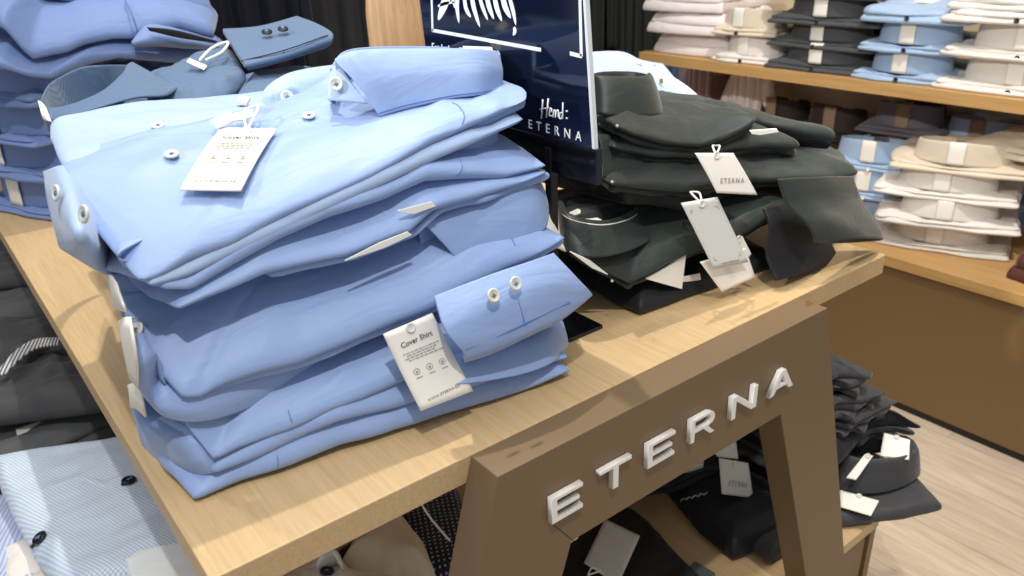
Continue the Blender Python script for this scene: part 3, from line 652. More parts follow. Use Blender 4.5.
E = bks((629, 286), (650, 276), (668, 266), (687, 257), (710, 250), (735, 242), (762, 226), (790, 212)) + [V3(2.2, 1.4, .14), V3(2.2, 1.85, .15), V3(1.5, 1.95, .15), bk(565, 235, .08), bk(568, 250, .05), bk(600, 272, .02)]
slab('body', E, 0.078, BLACK, s, rad=0.20, wr=0.012, wf=7, hem=.006, seed=22, rc=.015, creases=[(bk(652, 276), bk(640, 250, .15), .008, .02), (bk(687, 256), bk(672, 235, .12), .010, .015)], auto=22, aamp=.012, pinch=[(E[0], .10, .4)])
slab('lower_fold', [V3(q.x+.015, q.y+.02, max(q.z-.022, .002)) for q in E], .022, BLACK, s, rad=.014, wr=.005, seed=290, hem=.02, rc=.02)
def ring(bot, top_, m, par, nu=80, nv=24, inner=.02, cap='collar'):
    c_ = sum(top_, Vector())/len(top_)
    inn = [a+(c_-a).normalized()*inner for a in top_]
    return ribbon(cap, [bot, [a.lerp(b_, .5)+(a-c_)*.02 for a, b_ in zip(bot, top_)], top_, inn, [i+V3(0, 0, -.07) for i in inn]], m, par, nu=nu, nv=nv)
tp = [at(556, 203, y=1.62), at(562, 214, y=1.52), at(575, 221, y=1.47), at(600, 225, y=1.44), at(620, 222, y=1.45), at(634, 216, y=1.50), at(639, 208, y=1.55), at(636, 198, y=1.60), at(630, 188, y=1.65)]
bt = [at(558, 238, y=1.56), at(565, 249, y=1.47), at(578, 256, y=1.42), at(602, 257, y=1.39), at(628, 251, y=1.39), at(650, 240, y=1.42), at(664, 226, y=1.48), at(664, 208, y=1.56), at(655, 192, y=1.62)]
ring(bt, tp, BLACK, s)
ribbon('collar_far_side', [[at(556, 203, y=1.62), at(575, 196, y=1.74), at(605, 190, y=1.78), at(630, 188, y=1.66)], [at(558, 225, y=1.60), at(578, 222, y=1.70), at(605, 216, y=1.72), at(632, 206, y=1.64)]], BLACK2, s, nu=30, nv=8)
cyo = [a+(b_-a)*.02+V3(0, -.001, .002) for a, b_ in zip(tp, bt)]
sm = bmesh.new(); tube_bm(sm, cyo, .0018); link('white_piping', sm, WHITEP, s)
bm = bmesh.new(); prism_bm(bm, [at(569, 214, y=1.535), at(578, 210, y=1.57), at(602, 221, y=1.49), at(598, 226, y=1.46)], (0, .002, .004), .001); link('neck_label', bm, PAPER, s, False)
bm = bmesh.new(); prism_bm(bm, [at(582, 211, y=1.60), at(588, 207, y=1.62), at(604, 216, y=1.58), at(600, 220, y=1.56)], (0, .002, .004), .001); link('neck_label', bm, PAPER, s, False)
ribbon('paper_band', [[at(541, 199, y=1.52), at(546, 200, y=1.50), at(557, 208, y=1.50)], [at(545, 225, y=1.46), at(552, 228, y=1.46), at(560, 236, y=1.47)], [at(552, 246, y=1.45), at(557, 248, y=1.45), at(566, 252, y=1.45)]], PAPER, s, nu=10, nv=8)
bm = bmesh.new(); prism_bm(bm, [bk(570, 252, -.0), bk(590, 261, -.0), bk(608, 275, -.0), bk(592, 268, .0)], (0, .002, .003)); link('inner_paper', bm, PAPER, s, False)
def pin_at(P, par):
    pin = bmesh.new(); bmesh.ops.create_icosphere(pin, subdivisions=2, radius=.004*S); bmesh.ops.translate(pin, verts=pin.verts, vec=W(P)); link('pin', pin, PEARL, par)
pin_at(bk(612, 281, -.015), s)
s = bshirt('black folded shirt in the middle of the black stack, two sleeves hanging at right')
E = bks((612, 186), (640, 190), (683, 194), (712, 190), (728, 182), (760, 184), (800, 182), (840, 180), (858, 176)) + [at(840, 158, y=1.5), at(800, 137, y=1.75), V3(2.15, 1.95, .38), V3(1.45, 2.0, .38), at(575, 172, y=1.62), at(600, 180, y=1.50)]
slab('body', E, 0.053, BLACK, s, rad=0.16, wr=0.017, wf=7, hem=.006, seed=23, rc=.015, creases=[(bk(725, 182), bk(690, 165, .15), .014, .02), (bk(760, 184, .0), bk(740, 160, .2), .012, .02), (at(600, 150, y=1.7), at(700, 150, y=1.7), .02, .03)], auto=22, aamp=.012, pinch=[(E[0], .10, .4)])
slab('lower_fold', [V3(q.x+.015, q.y+.02, max(q.z-.022, .002)) for q in E], .022, BLACK, s, rad=.014, wr=.005, seed=236, hem=.02, rc=.02)
E = bks((650, 205), (690, 214), (730, 212), (765, 210), (800, 206), (815, 200), off=.10) + [V3(2.2, 1.45, .25), V3(2.2, 1.9, .25), V3(1.55, 1.95, .25), bk(625, 205, .1)]
slab('lower_layers', E, .10, BLACK, s, rad=.07, wr=.03, seed=24, auto=10, aamp=.02)
def sleeve(P4, m, par, depth, seed):
    TL, TR, BR, BL = P4; nb = (TR-TL).cross(BL-TL).normalized()
    if nb.dot(CAMP-TL) < 0: nb = -nb
    rows = []
    for j in range(7):
        f = j/6; a = TL.lerp(BL, f); b_ = TR.lerp(BR, f); w_ = depth*(.5+.8*f); sh = V3(0, 0, 0)+nb*(.010*math.sin(j*1.3+seed*2)); a = a+sh; b_ = b_+sh*.5
        row = [a, a.lerp(b_, .2)+nb*w_*.55, a.lerp(b_, .5)+nb*w_*(.75+.15*math.sin(j+seed)), a.lerp(b_, .8)+nb*w_*.55, b_, a.lerp(b_, .7)-nb*w_*.5, a.lerp(b_, .3)-nb*w_*.5, a+nb*.001]
        rows.append(row)
    return ribbon('sleeve', rows, m, par, nu=60, nv=24, th=.008)
sleeve([at(775, 180, y=1.24), at(850, 177, y=1.26), at(881, 240, y=1.19), at(816, 242, y=1.17)], BLACK, s, .045, 1)
sleeve([at(764, 208, y=1.29), at(815, 190, y=1.35), at(836, 260, y=1.27), at(773, 281, y=1.23)], BLACK2, s, .02, 3)
s = bshirt('black folded shirt second from the top of the black stack, flat collar band at left')
E = bks((613, 150), (650, 158), (700, 160), (730, 152), (770, 148), (800, 150), off=.05) + [V3(2.15, 1.75, .43), V3(2.1, 1.95, .43), V3(1.45, 2.0, .44), at(590, 140, y=1.65)]
slab('body', E, 0.049, BLACK, s, rad=0.14, wr=0.010, wf=7, hem=.006, seed=25, rc=.015, auto=22, aamp=.012, pinch=[(E[0], .10, .4)])
slab('lower_fold', [V3(q.x+.015, q.y+.02, max(q.z-.022, .002)) for q in E], .022, BLACK, s, rad=.014, wr=.005, seed=293, hem=.02, rc=.02)
cb = [at(603, 178, y=1.47), at(625, 176, y=1.46), at(655, 171, y=1.46), at(690, 163, y=1.50)]
ct = [at(598, 137, y=1.52), at(622, 138, y=1.51), at(655, 142, y=1.51), at(700, 150, y=1.54)]
ribbon('collar', [cb, [a.lerp(b_, .5)+V3(0, -.006, 0) for a, b_ in zip(cb, ct)], ct, [q+V3(0, .04, 0) for q in ct]], BLACK, s, nu=40, nv=16)
pin_at(bk(612, 182, -.01), s)
s = bshirt('black folded shirt on top of the black stack, standing collar and sleeve pointing right')
E = bks((618, 130), (635, 138), (665, 146), (700, 149), (728, 141), (748, 130), (756, 124), off=.03) + [at(740, 112, y=1.75), at(705, 108, y=1.95), V3(1.5, 2.0, .56), at(590, 120, y=1.7), at(603, 122, y=1.55)]
slab('body', E, 0.040, BLACK, s, rad=0.14, wr=0.015, wf=7, hem=.006, seed=26, rc=.015, creases=[(bk(728, 140, .05), at(680, 112, y=1.7), .016, .025), (bk(700, 148, .05), at(690, 118, y=1.65), -.012, .02)], auto=22, aamp=.012, pinch=[(E[0], .10, .4)])
slab('lower_fold', [V3(q.x+.015, q.y+.02, max(q.z-.022, .002)) for q in E], .022, BLACK, s, rad=.014, wr=.005, seed=266, hem=.02, rc=.02)
cb = [at(590, 112, y=1.60), at(603, 115, y=1.54), at(632, 117, y=1.51), at(658, 115, y=1.52), at(663, 112, y=1.60)]
ct = [at(585, 78, y=1.66), at(600, 79, y=1.59), at(626, 80, y=1.56), at(650, 79, y=1.57), at(652, 76, y=1.66)]
ribbon('collar', [cb, [a.lerp(b_, .5)+V3(0, -.004, 0) for a, b_ in zip(cb, ct)], ct, [q+V3(0, .02, 0) for q in ct], [q+V3(0, .02, -.06) for q in ct]], BLACK, s, nu=50, nv=18)
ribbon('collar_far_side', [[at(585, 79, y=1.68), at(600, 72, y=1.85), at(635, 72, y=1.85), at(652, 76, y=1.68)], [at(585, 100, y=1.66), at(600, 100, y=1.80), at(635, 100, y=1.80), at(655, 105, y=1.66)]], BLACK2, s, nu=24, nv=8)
pin_at(bk(617, 126, .0), s)
rows = []
for (cx, cy, r, yy) in ((690, 112, .03, 1.75), (722, 112, .045, 1.62), (752, 120, .045, 1.55), (785, 127, .04, 1.48), (812, 131, .034, 1.43), (825, 134, .026, 1.40)):
    c_ = at(cx, cy, y=yy); rows.append([c_+V3(math.cos(a)*r*.35, math.cos(a)*r*1.5, math.sin(a)*r*.62*(1+.25*math.sin(3*a+cx))) for a in [i*math.pi/4 for i in range(9)]])
ribbon('sleeve', rows, BLACK, s, nu=40, nv=40, th=.01)
rows = [[q+V3(.03, .03, -.035) for q in r] for r in rows[2:]]
ribbon('sleeve', rows, BLACK2, s, nu=40, nv=30, th=.01)
# papers that poke out
def slip(label, pts, off=0, par=None, yy=None):
    bm = bmesh.new(); P = [bk(x, y, off) if yy is None else at(x, y, y=yy) for x, y in pts]; prism_bm(bm, P, (0, .003, .002)); return top('paper_slip', bm, PAPER, label, 'paper slip', None, None, False)
slip('white folded paper tag poking out under the open black collar', ((646, 279), (666, 268), (686, 255), (682, 289)), .01)
slip('small white slip under the black shirts left of the hanging tags', ((676, 279), (700, 274), (701, 280), (684, 282)), .03)
slip('white slip sticking out below the roll of the black sleeve', ((750, 131), (777, 129), (779, 132), (760, 135), (752, 134)), .0)
slip('small white neck label lying on top of the black stack', ((675, 106), (692, 104), (700, 110), (693, 114)), None, None, 1.62)
Q = [bk(695, 153, -.06), bk(733, 153, -.06), bk(757, 195, -.075), bk(717, 193, -.075)]
card_tag('white hang tag with small lettering, upper of the tags on the black stack', Q, bk(716, 146, .02), 'brand', bendk=.002)
Q = [bk(681, 203, -.06), bk(717, 197, -.06), bk(748, 262, -.07), bk(714, 269, -.07)]
card_tag('long blank white hang tag with corner marks, middle of the black stack', Q, bk(690, 192, -.01), 'corner', m=PAPERG)
Q = [bk(700, 262, -.045), bk(745, 248, -.045), bk(755, 277, -.05), bk(722, 292, -.05)]
card_tag('white hang tag behind and below the long blank one', Q, None, 'plain', m=PAPER)
Q = [bk(733, 240, -.03), bk(742, 236, -.03), bk(751, 254, -.035), bk(747, 259, -.035)]
card_tag('corner of a white hang tag peeping out right of the long blank one', Q, None, 'plain', m=PAPER)

LILACP = cloth('pale lilac cotton', srgb(200, 206, 228))
# light blue shirt behind the black stack, on a hidden pile
s = thing('folded_shirt', 'pale lilac blue folded shirt behind the black collar with gold-rimmed buttons', 'shirt', (2.0, 2.3, .3))
ribbon('body', [[at(585, 55, y=2.25), at(620, 54, y=2.20), at(640, 62, y=2.18), at(662, 66, y=2.15)], [at(585, 68, y=2.0), at(620, 70, y=1.98), at(650, 82, y=1.98), at(690, 104, y=1.92)], [at(585, 85, y=1.9), at(620, 90, y=1.9), at(645, 105, y=1.92), at(680, 116, y=1.90)]], LILAC, s, nu=40, nv=20, th=.02)
ribbon('front_panel', [[at(640, 66, y=2.08), at(655, 68, y=2.06)], [at(668, 90, y=1.98), at(685, 86, y=1.98)], [at(692, 107, y=1.90), at(706, 105, y=1.90)]], LILACP, s, nu=12, nv=20, th=.012)
ribbon('front_panel', [[at(585, 55, y=2.20), at(620, 58, y=2.1), at(655, 66, y=2.1)], [at(585, 62, y=2.15), at(618, 62, y=2.08), at(650, 68, y=2.08)]], LILACP, s, nu=20, nv=6, th=.014)
gold = mat('gold button', srgb(190, 165, 90), .3, .6)
for q in ((651, 80), (661, 81)): button(at(*q, y=1.96), FRn, .010, gold, s)

# ------------------------------------------------------------------ sign on its stand
sx = 1.258
sgn = thing('table_sign', 'black framed sign on a pole with white handwriting and small lettering', 'sign', (sx, 1.48, 0))
b = bmesh.new(); box_bm(b, (1.12, 1.385, .0), (1.352, 1.60, .012), .003); link('base_plate', b, BLK, sgn, False)
b = bmesh.new(); box_bm(b, (sx-.012, 1.468, .010), (sx+.012, 1.492, .50), .003); link('pole', b, BLKM, sgn, False)
zn, zf_, yn, yf = .527, .505, 1.31, 1.99
def sp(px, py): return at(px, py, x=sx)
zb = sp(598, 149).z; yb = sp(598, 149).y
yb += .012; KL = .10
b = bmesh.new(); prism_bm(b, [V3(sx-.006, yb, zb), V3(sx-.006, yb+.62*KL, zb+.62), V3(sx-.006, 2.0+.62*KL, zb+.62), V3(sx-.006, 2.0, zb)], (.010, 0, 0)); pr_ = link('printed_panel', b, SIGNM, sgn, False)
b = bmesh.new(); prism_bm(b, [V3(sx-.007, yb-.008, zb), V3(sx-.007, yb-.008+.62*KL, zb+.62), V3(sx-.007, yb+.62*KL, zb+.62), V3(sx-.007, yb, zb)], (.012, 0, 0)); e_ = link('acrylic_edge', b, CLEAR, sgn, False)
b = bmesh.new(); box_bm(b, (sx-.010, yb-.018, zb-.085), (sx+.010, 2.01, zb+.0), .003); link('holder_channel', b, BLK, sgn, False)
dX = -.0068
def sflat(bm, pts): return prism_bm(bm, [V3(sx+dX, p.y, p.z) for p in pts], (.0012, 0, 0))
bm = bmesh.new(); O = sp(556, 134); merge(bm, text_bm('ETERNA', V3(sx+dX, O.y, O.z), (0, -1, 0), (0, .1, 1), .032, align='CENTER', track=2.0)); bm2 = link('brand_lettering', bm, PRINT, sgn, False)
def strokes(par, name, lines, r):
    bm = bmesh.new()
    for L, rr in lines:
        P = [sp(x, y) for x, y in L]; P = [V3(sx+dX, p.y, p.z) for p in P]
        tube_bm(bm, P, rr*r, 6)
    return link(name, bm, PRINT, par)
hs = [([(545, 99), (543.5, 118)], 1), ([(550.5, 98), (548.5, 117)], 1), ([(542, 109), (551, 107)], .8), ([(551, 113), (554, 110), (552.5, 108), (551.5, 115), (555, 115)], .8), ([(555, 117), (556, 110), (557.5, 111), (557.5, 117)], .8), ([(557.5, 117), (559, 110), (560.5, 111), (560.5, 117)], .8), ([(564.5, 112), (562, 113), (562, 118), (564.5, 116), (565, 102)], .8), ([(565, 102), (565, 118.5)], .8), ([(569, 110), (569, 111.5)], 1.2), ([(569, 117), (569, 118.5)], 1.2)]
strokes(sgn, 'handwritten_word', hs, .0022)
bm = bmesh.new()
for q in ((565.5, 111), (566.5, 117)): pass
bm.free()
# big handwriting, white frame line, small text
def brush(par, name, marks):
    bm = bmesh.new()
    for L, w_ in marks:
        P = catmull([V3(0, 0, 0)+sp(x, y) for x, y in L], 14); lft, rgt = [], []
        for i, p in enumerate(P):
            q = math.sin(math.pi*min(1, (i/13)*.85+.15))**.7*w_; d = (P[min(i+1, 13)]-P[max(i-1, 0)]); n = V3(0, d.z, -d.y).normalized()
            lft.append(p+n*q); rgt.append(p-n*q)
        vs = lft+rgt[::-1]; sflat(bm, vs)
    return link(name, bm, PRINT, par, False)
brush(sgn, 'handwritten_title', [([(452, -12), (447, 2), (440, 20)], .016), ([(452, -10), (455, 0), (457, 8)], .006), ([(440, 6), (448, 3), (458, 2)], .004), ([(460, -8), (459, 6), (461, 23)], .009), ([(466, -6), (468, 8), (473, 17)], .008), ([(473, -8), (476, 8), (482, 27)], .009), ([(481, -5), (485, 8), (490, 20)], .007), ([(488, -8), (491, 6), (496, 19)], .009), ([(496, -6), (499, 8), (504, 21)], .009), ([(504, -8), (507, 6), (513, 18)], .010), ([(511, -4), (515, 10), (518, 25)], .007), ([(516, 27), (517, 31), (515, 35)], .006)])
bm = bmesh.new()
for a_, c_, t_ in (((433.5, -6), (434.5, 31), 'v'), ((434, 30), (543, 49.5), 'h'), ((572, 53), (584, 56), 'h'), ((583.5, 56), (582, -6), 'v')):
    A_, B_ = sp(*a_), sp(*c_); k_ = .0045
    o_ = V3(0, k_, 0) if t_ == 'v' else V3(0, 0, k_)
    sflat(bm, [A_-o_, B_-o_, B_+o_, A_+o_])
link('frame_line', bm, PRINT, sgn, False)
O = sp(434, 50); T1 = text_bm('Entdecken Sie die\nneuen Hemden dieser\nSaison bei uns und\nfinden Sie hier\nIhr neues Hemd.', V3(sx+dX, O.y, O.z), (0, -1, 0), (0, 0, 1), .030, align='LEFT', track=1)
link('small_print', T1, PRINT, sgn, False)

# wooden post (mannequin arm) behind the sign
pst = thing('wooden_post', 'broad light beech wooden post rising behind the top blue collar', 'post', (1.6, 2.9, 0))
bm = bmesh.new(); prev = None; c0 = at(399, 30, y=2.9)
sect = [(c0.x+.00, -.0, .10), (c0.x, .25, .105), (c0.x, .50, .125), (c0.x, .60, .128), (c0.x-.01, .70, .12), (c0.x-.02, .76, .105), (c0.x-.02, .95, .085)]
for (cx, z, rr) in sect:
    rg = [bm.verts.new(W((cx+math.cos(a)*rr*(1+.06*math.cos(4*a)), 2.9+math.sin(a)*rr*.6, z))) for a in [i*math.pi/16 for i in range(32)]]
    if prev: [bm.faces.new((prev[i], prev[(i+1) % 32], rg[(i+1) % 32], rg[i])) for i in range(32)]
    else: bm.faces.new(list(reversed(rg)))
    prev = rg
bm.faces.new(prev); link('post', bm, BEECH, pst)
b = bmesh.new(); box_bm(b, (c0.x-.16, 2.75, 0), (c0.x+.16, 3.05, .02), .005); link('foot', b, BEECH, pst, False)

# ------------------------------------------------------------------ generic folded shirt
def gen(name, label, m, group, w=.62, d=.82, t=.055, ch=.085, cw=.36, band=PAPER, btn=DBTN, seed=0, inner=None, collar=True, lay=2):
    root = thing(name, label, 'shirt', (0, 0, 0), group); root.location = (0, 0, 0)
    rr = random.Random(seed)
    def outl(k, e=.0): return [V3(-w/2+rr.uniform(0, .03)+e, rr.uniform(0, .02)+e, k), V3(-w*.18, -.015+e+rr.uniform(-.01, .01), k), V3(w*.2, -.01+e+rr.uniform(-.01, .01), k), V3(w/2-rr.uniform(0, .03)-e, rr.uniform(0, .02)+e, k), V3(w/2-rr.uniform(0, .02)-e, d*.5, k), V3(w/2-.03-e, d, k), V3(-w/2+.03+e, d, k), V3(-w/2+rr.uniform(0, .02)+e, d*.5, k)]
    o1 = outl(0)
    link('body', slab_bm(bmesh.new(), o1, t*.55, rad=.05, wr=.012, seed=seed, N=120, world=False, hem=.022), m, root, local=True)
    link('upper_fold', slab_bm(bmesh.new(), outl(t*.45, .015), t*.6, rad=.10, wr=.028, wf=7, seed=seed+.5, N=120, world=False, hem=.026), m, root, local=True)
    if collar:
        a, b_ = cw/2, .15; cy = b_+.03; zt = t; rows = [[], [], [], []]
        for i in range(25):
            th = -math.pi/2+(i-12)/12*math.pi*.93; f_ = abs(i-12)/12; hh = ch*(1-.35*f_)
            P = lambda k, z: V3(math.cos(th)*a*k, cy+math.sin(th)*b_*k, z)
            rows[0].append(P(1.04+.03*f_, zt-.006)); rows[1].append(P(1.0, zt+hh)); rows[2].append(P(.97, zt+hh+.004)); rows[3].append(P(.95, zt+.0))
        link('collar', ribbon_bm(bmesh.new(), rows, 56, 20, .006, world=False), m, root, local=True)
        st = [[q*1 for q in rows[3]], [V3(q.x*.985, cy+(q.y-cy)*.985, q.z-.006) for q in rows[2]]]
        link('collar_stand', ribbon_bm(bmesh.new(), st, 56, 6, .004, world=False), inner or m, root, local=True)
        if band is not None:
            x0 = rr.uniform(-.06, .03); bw = .045; R_ = [[], [], [], []]
            for i in range(5):
                x = x0-bw+bw*2*i/4; sy = lambda k: cy-b_*k*math.sqrt(max(0, 1-(x/(a*k))**2))
                R_[0].append(V3(x, sy(1.05)-.010, zt-.002)); R_[1].append(V3(x, sy(1.02)-.010, zt+ch*.9)); R_[2].append(V3(x, sy(.97)-.002, zt+ch+.012)); R_[3].append(V3(x, sy(.90), zt+ch*.5))
            pb = link('paper_band', ribbon_bm(bmesh.new(), R_, 8, 16, .004, world=False), band, root, local=True)
    if btn is not None: 
        bb = link('button', button_bm(bmesh.new(), V3(rr.uniform(-.05, .02), -.016, t*.35), V3(0, -1, .3), .014, world=False), btn, root, local=True)
    return root
def place(root, P, rz, label=None, sc_=1.0, tilt=(0, 0)):
    root.location = W(P); root.rotation_euler = (tilt[0], tilt[1], rz); root.scale = (sc_, sc_, sc_)
    if label: root['label'] = label
    return root
ORD = ['lowest', 'second from the bottom', 'third from the bottom', 'fourth from the bottom', 'fifth from the bottom', 'sixth from the bottom', 'seventh from the bottom', 'eighth from the bottom', 'ninth from the bottom', 'tenth from the bottom']
_used = set()
def pile(protos, P, n, pitch, rz, lab, seed=0, flip=None, sc_=1.0, jit=.03, d=.82):
    """protos: list of generic shirts; every level is a copy of its own"""
    rr = random.Random(seed); z = P[2]; out = []
    for i in range(n):
        pr = protos[i % len(protos)]
        if pr.name in _used: o = copy_tree(pr)
        else: o = pr; _used.add(pr.name)
        a = rz+rr.uniform(-.06, .06); q = V3(P[0]+rr.uniform(-jit, jit)*.5, P[1]+rr.uniform(-jit, jit), z)
        if flip and flip[i % len(flip)]:
            f_ = V3(-math.sin(rz), math.cos(rz), 0)*d*sc_; q = q+f_; a += math.pi
        place(o, q, a, lab % ORD[i] if i < n-1 else lab % 'topmost', sc_, (0, 0))
        o['group'] = lab.replace('%s', '').replace(' , ', ', ').strip(' ,')[:60]
        out.append(o); z += pitch[i % len(pitch)] if isinstance(pitch, (list, tuple)) else pitch
    return out

# ------------------------------------------------------------------ slate blue pile behind the near stack
GS = 'slate blue shirts behind the near stack'
def pil(protos, P, n, pitch, rz, lab, grp, **k):
    o = pile(protos, P, n, pitch, rz, lab, **k)
    for x in o: x['group'] = grp
    return o
sl_p = gen('folded_shirt', 'slate', SLATE, GS, w=.85, d=.62, t=.075, ch=.02, collar=False, btn=None, seed=31)
pil([sl_p], V3(.88, 2.22, .002), 6, .095, 0, 'slate blue folded shirt behind the near blue stack, %s of its pile', GS, seed=3, jit=.02)
s = thing('folded_shirt', 'slate blue finely striped shirt on top of its pile, open collar and buttoned cuff', 'shirt', (.8, 2.4, .58), GS)
yb_ = 2.18
bt = [at(47, 113, y=2.25), at(50, 120, y=2.20), at(70, 117, y=2.16), at(96, 109, y=2.16), at(136, 98, y=2.16), at(165, 96, y=2.18), at(178, 88, y=2.26)]
tp = [at(41, 101, y=2.30), at(46, 109, y=2.25), at(67, 108, y=2.20), at(102, 94, y=2.22), at(124, 76, y=2.30), at(130, 67, y=2.38), at(135, 64, y=2.42)]
ribbon('collar', [bt, [a.lerp(b_, .5)+V3(0, -.006, 0) for a, b_ in zip(bt, tp)], tp, [q+V3(.0, .02, -.004) for q in tp], [q+V3(.0, .02, -.06) for q in tp]], SLATE, s, nu=70, nv=20)
fr2 = [at(41, 101, y=2.32), at(48, 86, y=2.45), at(60, 77, y=2.55), at(82, 67, y=2.62), at(105, 65, y=2.62), at(130, 65, y=2.46)]
ribbon('collar_far_side', [fr2, [q+V3(.01, -.01, -.09) for q in fr2]], SLATE, s, nu=40, nv=10)
ribbon('paper_band', [[at(38, 101, y=2.26), at(42, 103, y=2.25), at(46, 108, y=2.24)], [at(41, 112, y=2.22), at(46, 114, y=2.21), at(50, 119, y=2.2)], [at(44, 119, y=2.22), at(48, 121, y=2.2), at(52, 122, y=2.19)]], PAPER, s, nu=8, nv=8)
E_ = [at(150, 99, y=2.2), at(213, 96, y=2.2), at(232, 80, y=2.24), at(245, 64, y=2.32), at(232, 42, y=2.62), at(200, 52, y=2.65), at(165, 66, y=2.6), at(138, 68, y=2.5)]
for e in E_: e.z -= .05
slab('body', E_, .06, SLATE, s, rad=.10, wr=.012, seed=33, rc=.08, wf=9)
cuf = [[at(223, 31, y=2.60), at(260, 28, y=2.60), at(297, 18, y=2.62)], [at(232, 46, y=2.45), at(272, 40, y=2.45), at(318, 26, y=2.50)], [at(243, 63, y=2.32), at(282, 53, y=2.34), at(333, 36, y=2.38)], [at(247, 68, y=2.32), at(284, 59, y=2.34), at(325, 46, y=2.38)], [at(250, 66, y=2.50), at(284, 56, y=2.5), at(320, 42, y=2.5)]]
ribbon('cuff', cuf, SLATE, s, nu=40, nv=36, th=.014)
for q in ((265, 36), (281, 33)): button(at(*q, y=2.475)+V3(0, -.02, .012), UPn, .016, DBTN, s, 'black button')
sm = bmesh.new(); tube_bm(sm, [at(271, 31, y=2.54), at(277, 41, y=2.43), at(284, 53, y=2.325)], .0022); tube_bm(sm, [at(241, 61, y=2.32), at(282, 51, y=2.325), at(328, 35, y=2.37)], .0018); link('seam', sm, NAVY, s)
bm = bmesh.new(); prism_bm(bm, [at(187, 62, y=2.36), at(190, 59, y=2.38), at(207, 66, y=2.36), at(204, 70, y=2.34)], (0, .003, .002)); link('care_label', bm, PAPER, s, False)
sm = bmesh.new(); tube_bm(sm, [at(200, 60, y=2.37), at(212, 48, y=2.42), at(228, 42, y=2.46), at(222, 52, y=2.4), at(206, 60, y=2.37)], .004); link('string', sm, WHITEP, s)
s = thing('folded_shirt', 'slate blue striped folded shirt end below the buttoned cuff', 'shirt', (1.0, 2.3, .5), GS)
E_ = [at(232, 105, y=2.12), at(262, 103, y=2.12), at(300, 97, y=2.12), at(330, 90, y=2.2), at(330, 72, y=2.45), at(300, 66, y=2.5), at(250, 68, y=2.4), at(235, 90, y=2.25)]
slab('body', [q+V3(0, 0, -.04) for q in E_], .05, SLATE, s, rad=.05, wr=.006, seed=35)

# ------------------------------------------------------------------ tall blue pile at the far left
GR = 'mid blue shirts of the tall pile at the far left'
r_p = [gen('folded_shirt', 'x', BLUE2, GR, w=.60, d=.85, t=.035, ch=.115, cw=.56, band=PAPER, btn=None, seed=41, inner=BLACK2), gen('folded_shirt', 'x', BLUE2, GR, w=.62, d=.82, t=.05, ch=.10, cw=.54, band=PAPER, btn=None, seed=42, inner=BLACK2)]
# collars point left: front of the generic shirt turned to -X
pil(r_p, V3(.285, 3.68, .003), 4, .148, R(-72), 'mid blue folded shirt in the tall pile at the left edge, %s', GR, seed=5, jit=.02)
def rr_(px, py, y=3.36): return at(px, py, y=y)
s = thing('folded_shirt', 'mid blue shirt with wide rolled fold just above the slate collar', 'shirt', (.7, 3.6, .6), GR)
E_ = [rr_(-25, 75), rr_(0, 69), rr_(30, 78), rr_(51, 80), rr_(67, 73), rr_(92, 64), rr_(120, 58), rr_(160, 62), rr_(215, 66), V3(1.2, 3.5, .55), V3(1.2, 4.1, .62), V3(.25, 4.1, .62)]
slab('body', E_, .09, BLUE2, s, rad=.14, wr=.02, seed=43, creases=[(rr_(60, 72), rr_(110, 42), .02, .02)])
s = thing('folded_shirt', 'mid blue shirt near the top of the far left pile, drooping front corner', 'shirt', (.7, 3.6, .68), GR)
E_ = [rr_(-20, 20, 3.5), rr_(4, 30), rr_(23, 52), rr_(33, 61), rr_(50, 57), rr_(67, 54), rr_(84, 46), rr_(113, 40), rr_(134, 40), rr_(150, 33), rr_(180, 28), rr_(215, 38), V3(1.22, 3.6, .68), V3(1.2, 4.2, .74), V3(.3, 4.2, .74), rr_(-30, 5, 3.9)]
slab('body', E_, .14, BLUE2, s, rad=.30, wr=.02, seed=44, rc=.06, creases=[(rr_(130, 0, 3.5), rr_(140, 40), .014, .02)])
sm = bmesh.new(); tube_bm(sm, [rr_(124, -2, 3.45), rr_(132, 14, 3.36), rr_(138, 32, 3.33)], .003); link('seam', sm, THREAD, s)
ribbon('sleeve', [[rr_(136, 41, 3.3), rr_(146, 27, 3.33), rr_(165, 28, 3.36), rr_(215, 38, 3.4)], [rr_(132, 44, 3.28), rr_(160, 42, 3.28), rr_(185, 44, 3.3), rr_(218, 46, 3.36)], [rr_(134, 44, 3.36), rr_(160, 44, 3.36), rr_(185, 46, 3.36), rr_(218, 48, 3.4)]], BLUE2, s, nu=30, nv=10, th=.02)
ribbon('sleeve_gap_shade', [[rr_(147, 27, 3.25), rr_(175, 30, 3.26), rr_(217, 41, 3.3)], [rr_(150, 31, 3.25), rr_(180, 38, 3.26), rr_(214, 43, 3.3)]], BLACK2, s, nu=16, nv=4, th=.01)  # shade of the open sleeve gap, put in as a black strip
s = thing('folded_shirt', 'mid blue shirt at the top edge of the picture, highest of the far left pile', 'shirt', (.7, 3.7, .8), GR)
E_ = [at(-30, -8, y=3.6), at(30, -4, y=3.5), at(90, 5, y=3.5), at(140, -2, y=3.5), at(180, 10, y=3.5), at(215, 18, y=3.55), V3(1.2, 3.7, .84), V3(1.2, 4.2, .84), V3(.3, 4.2, .84)]
slab('body', E_, .12, BLUE2, s, rad=.2, wr=.03, seed=45)
#E#

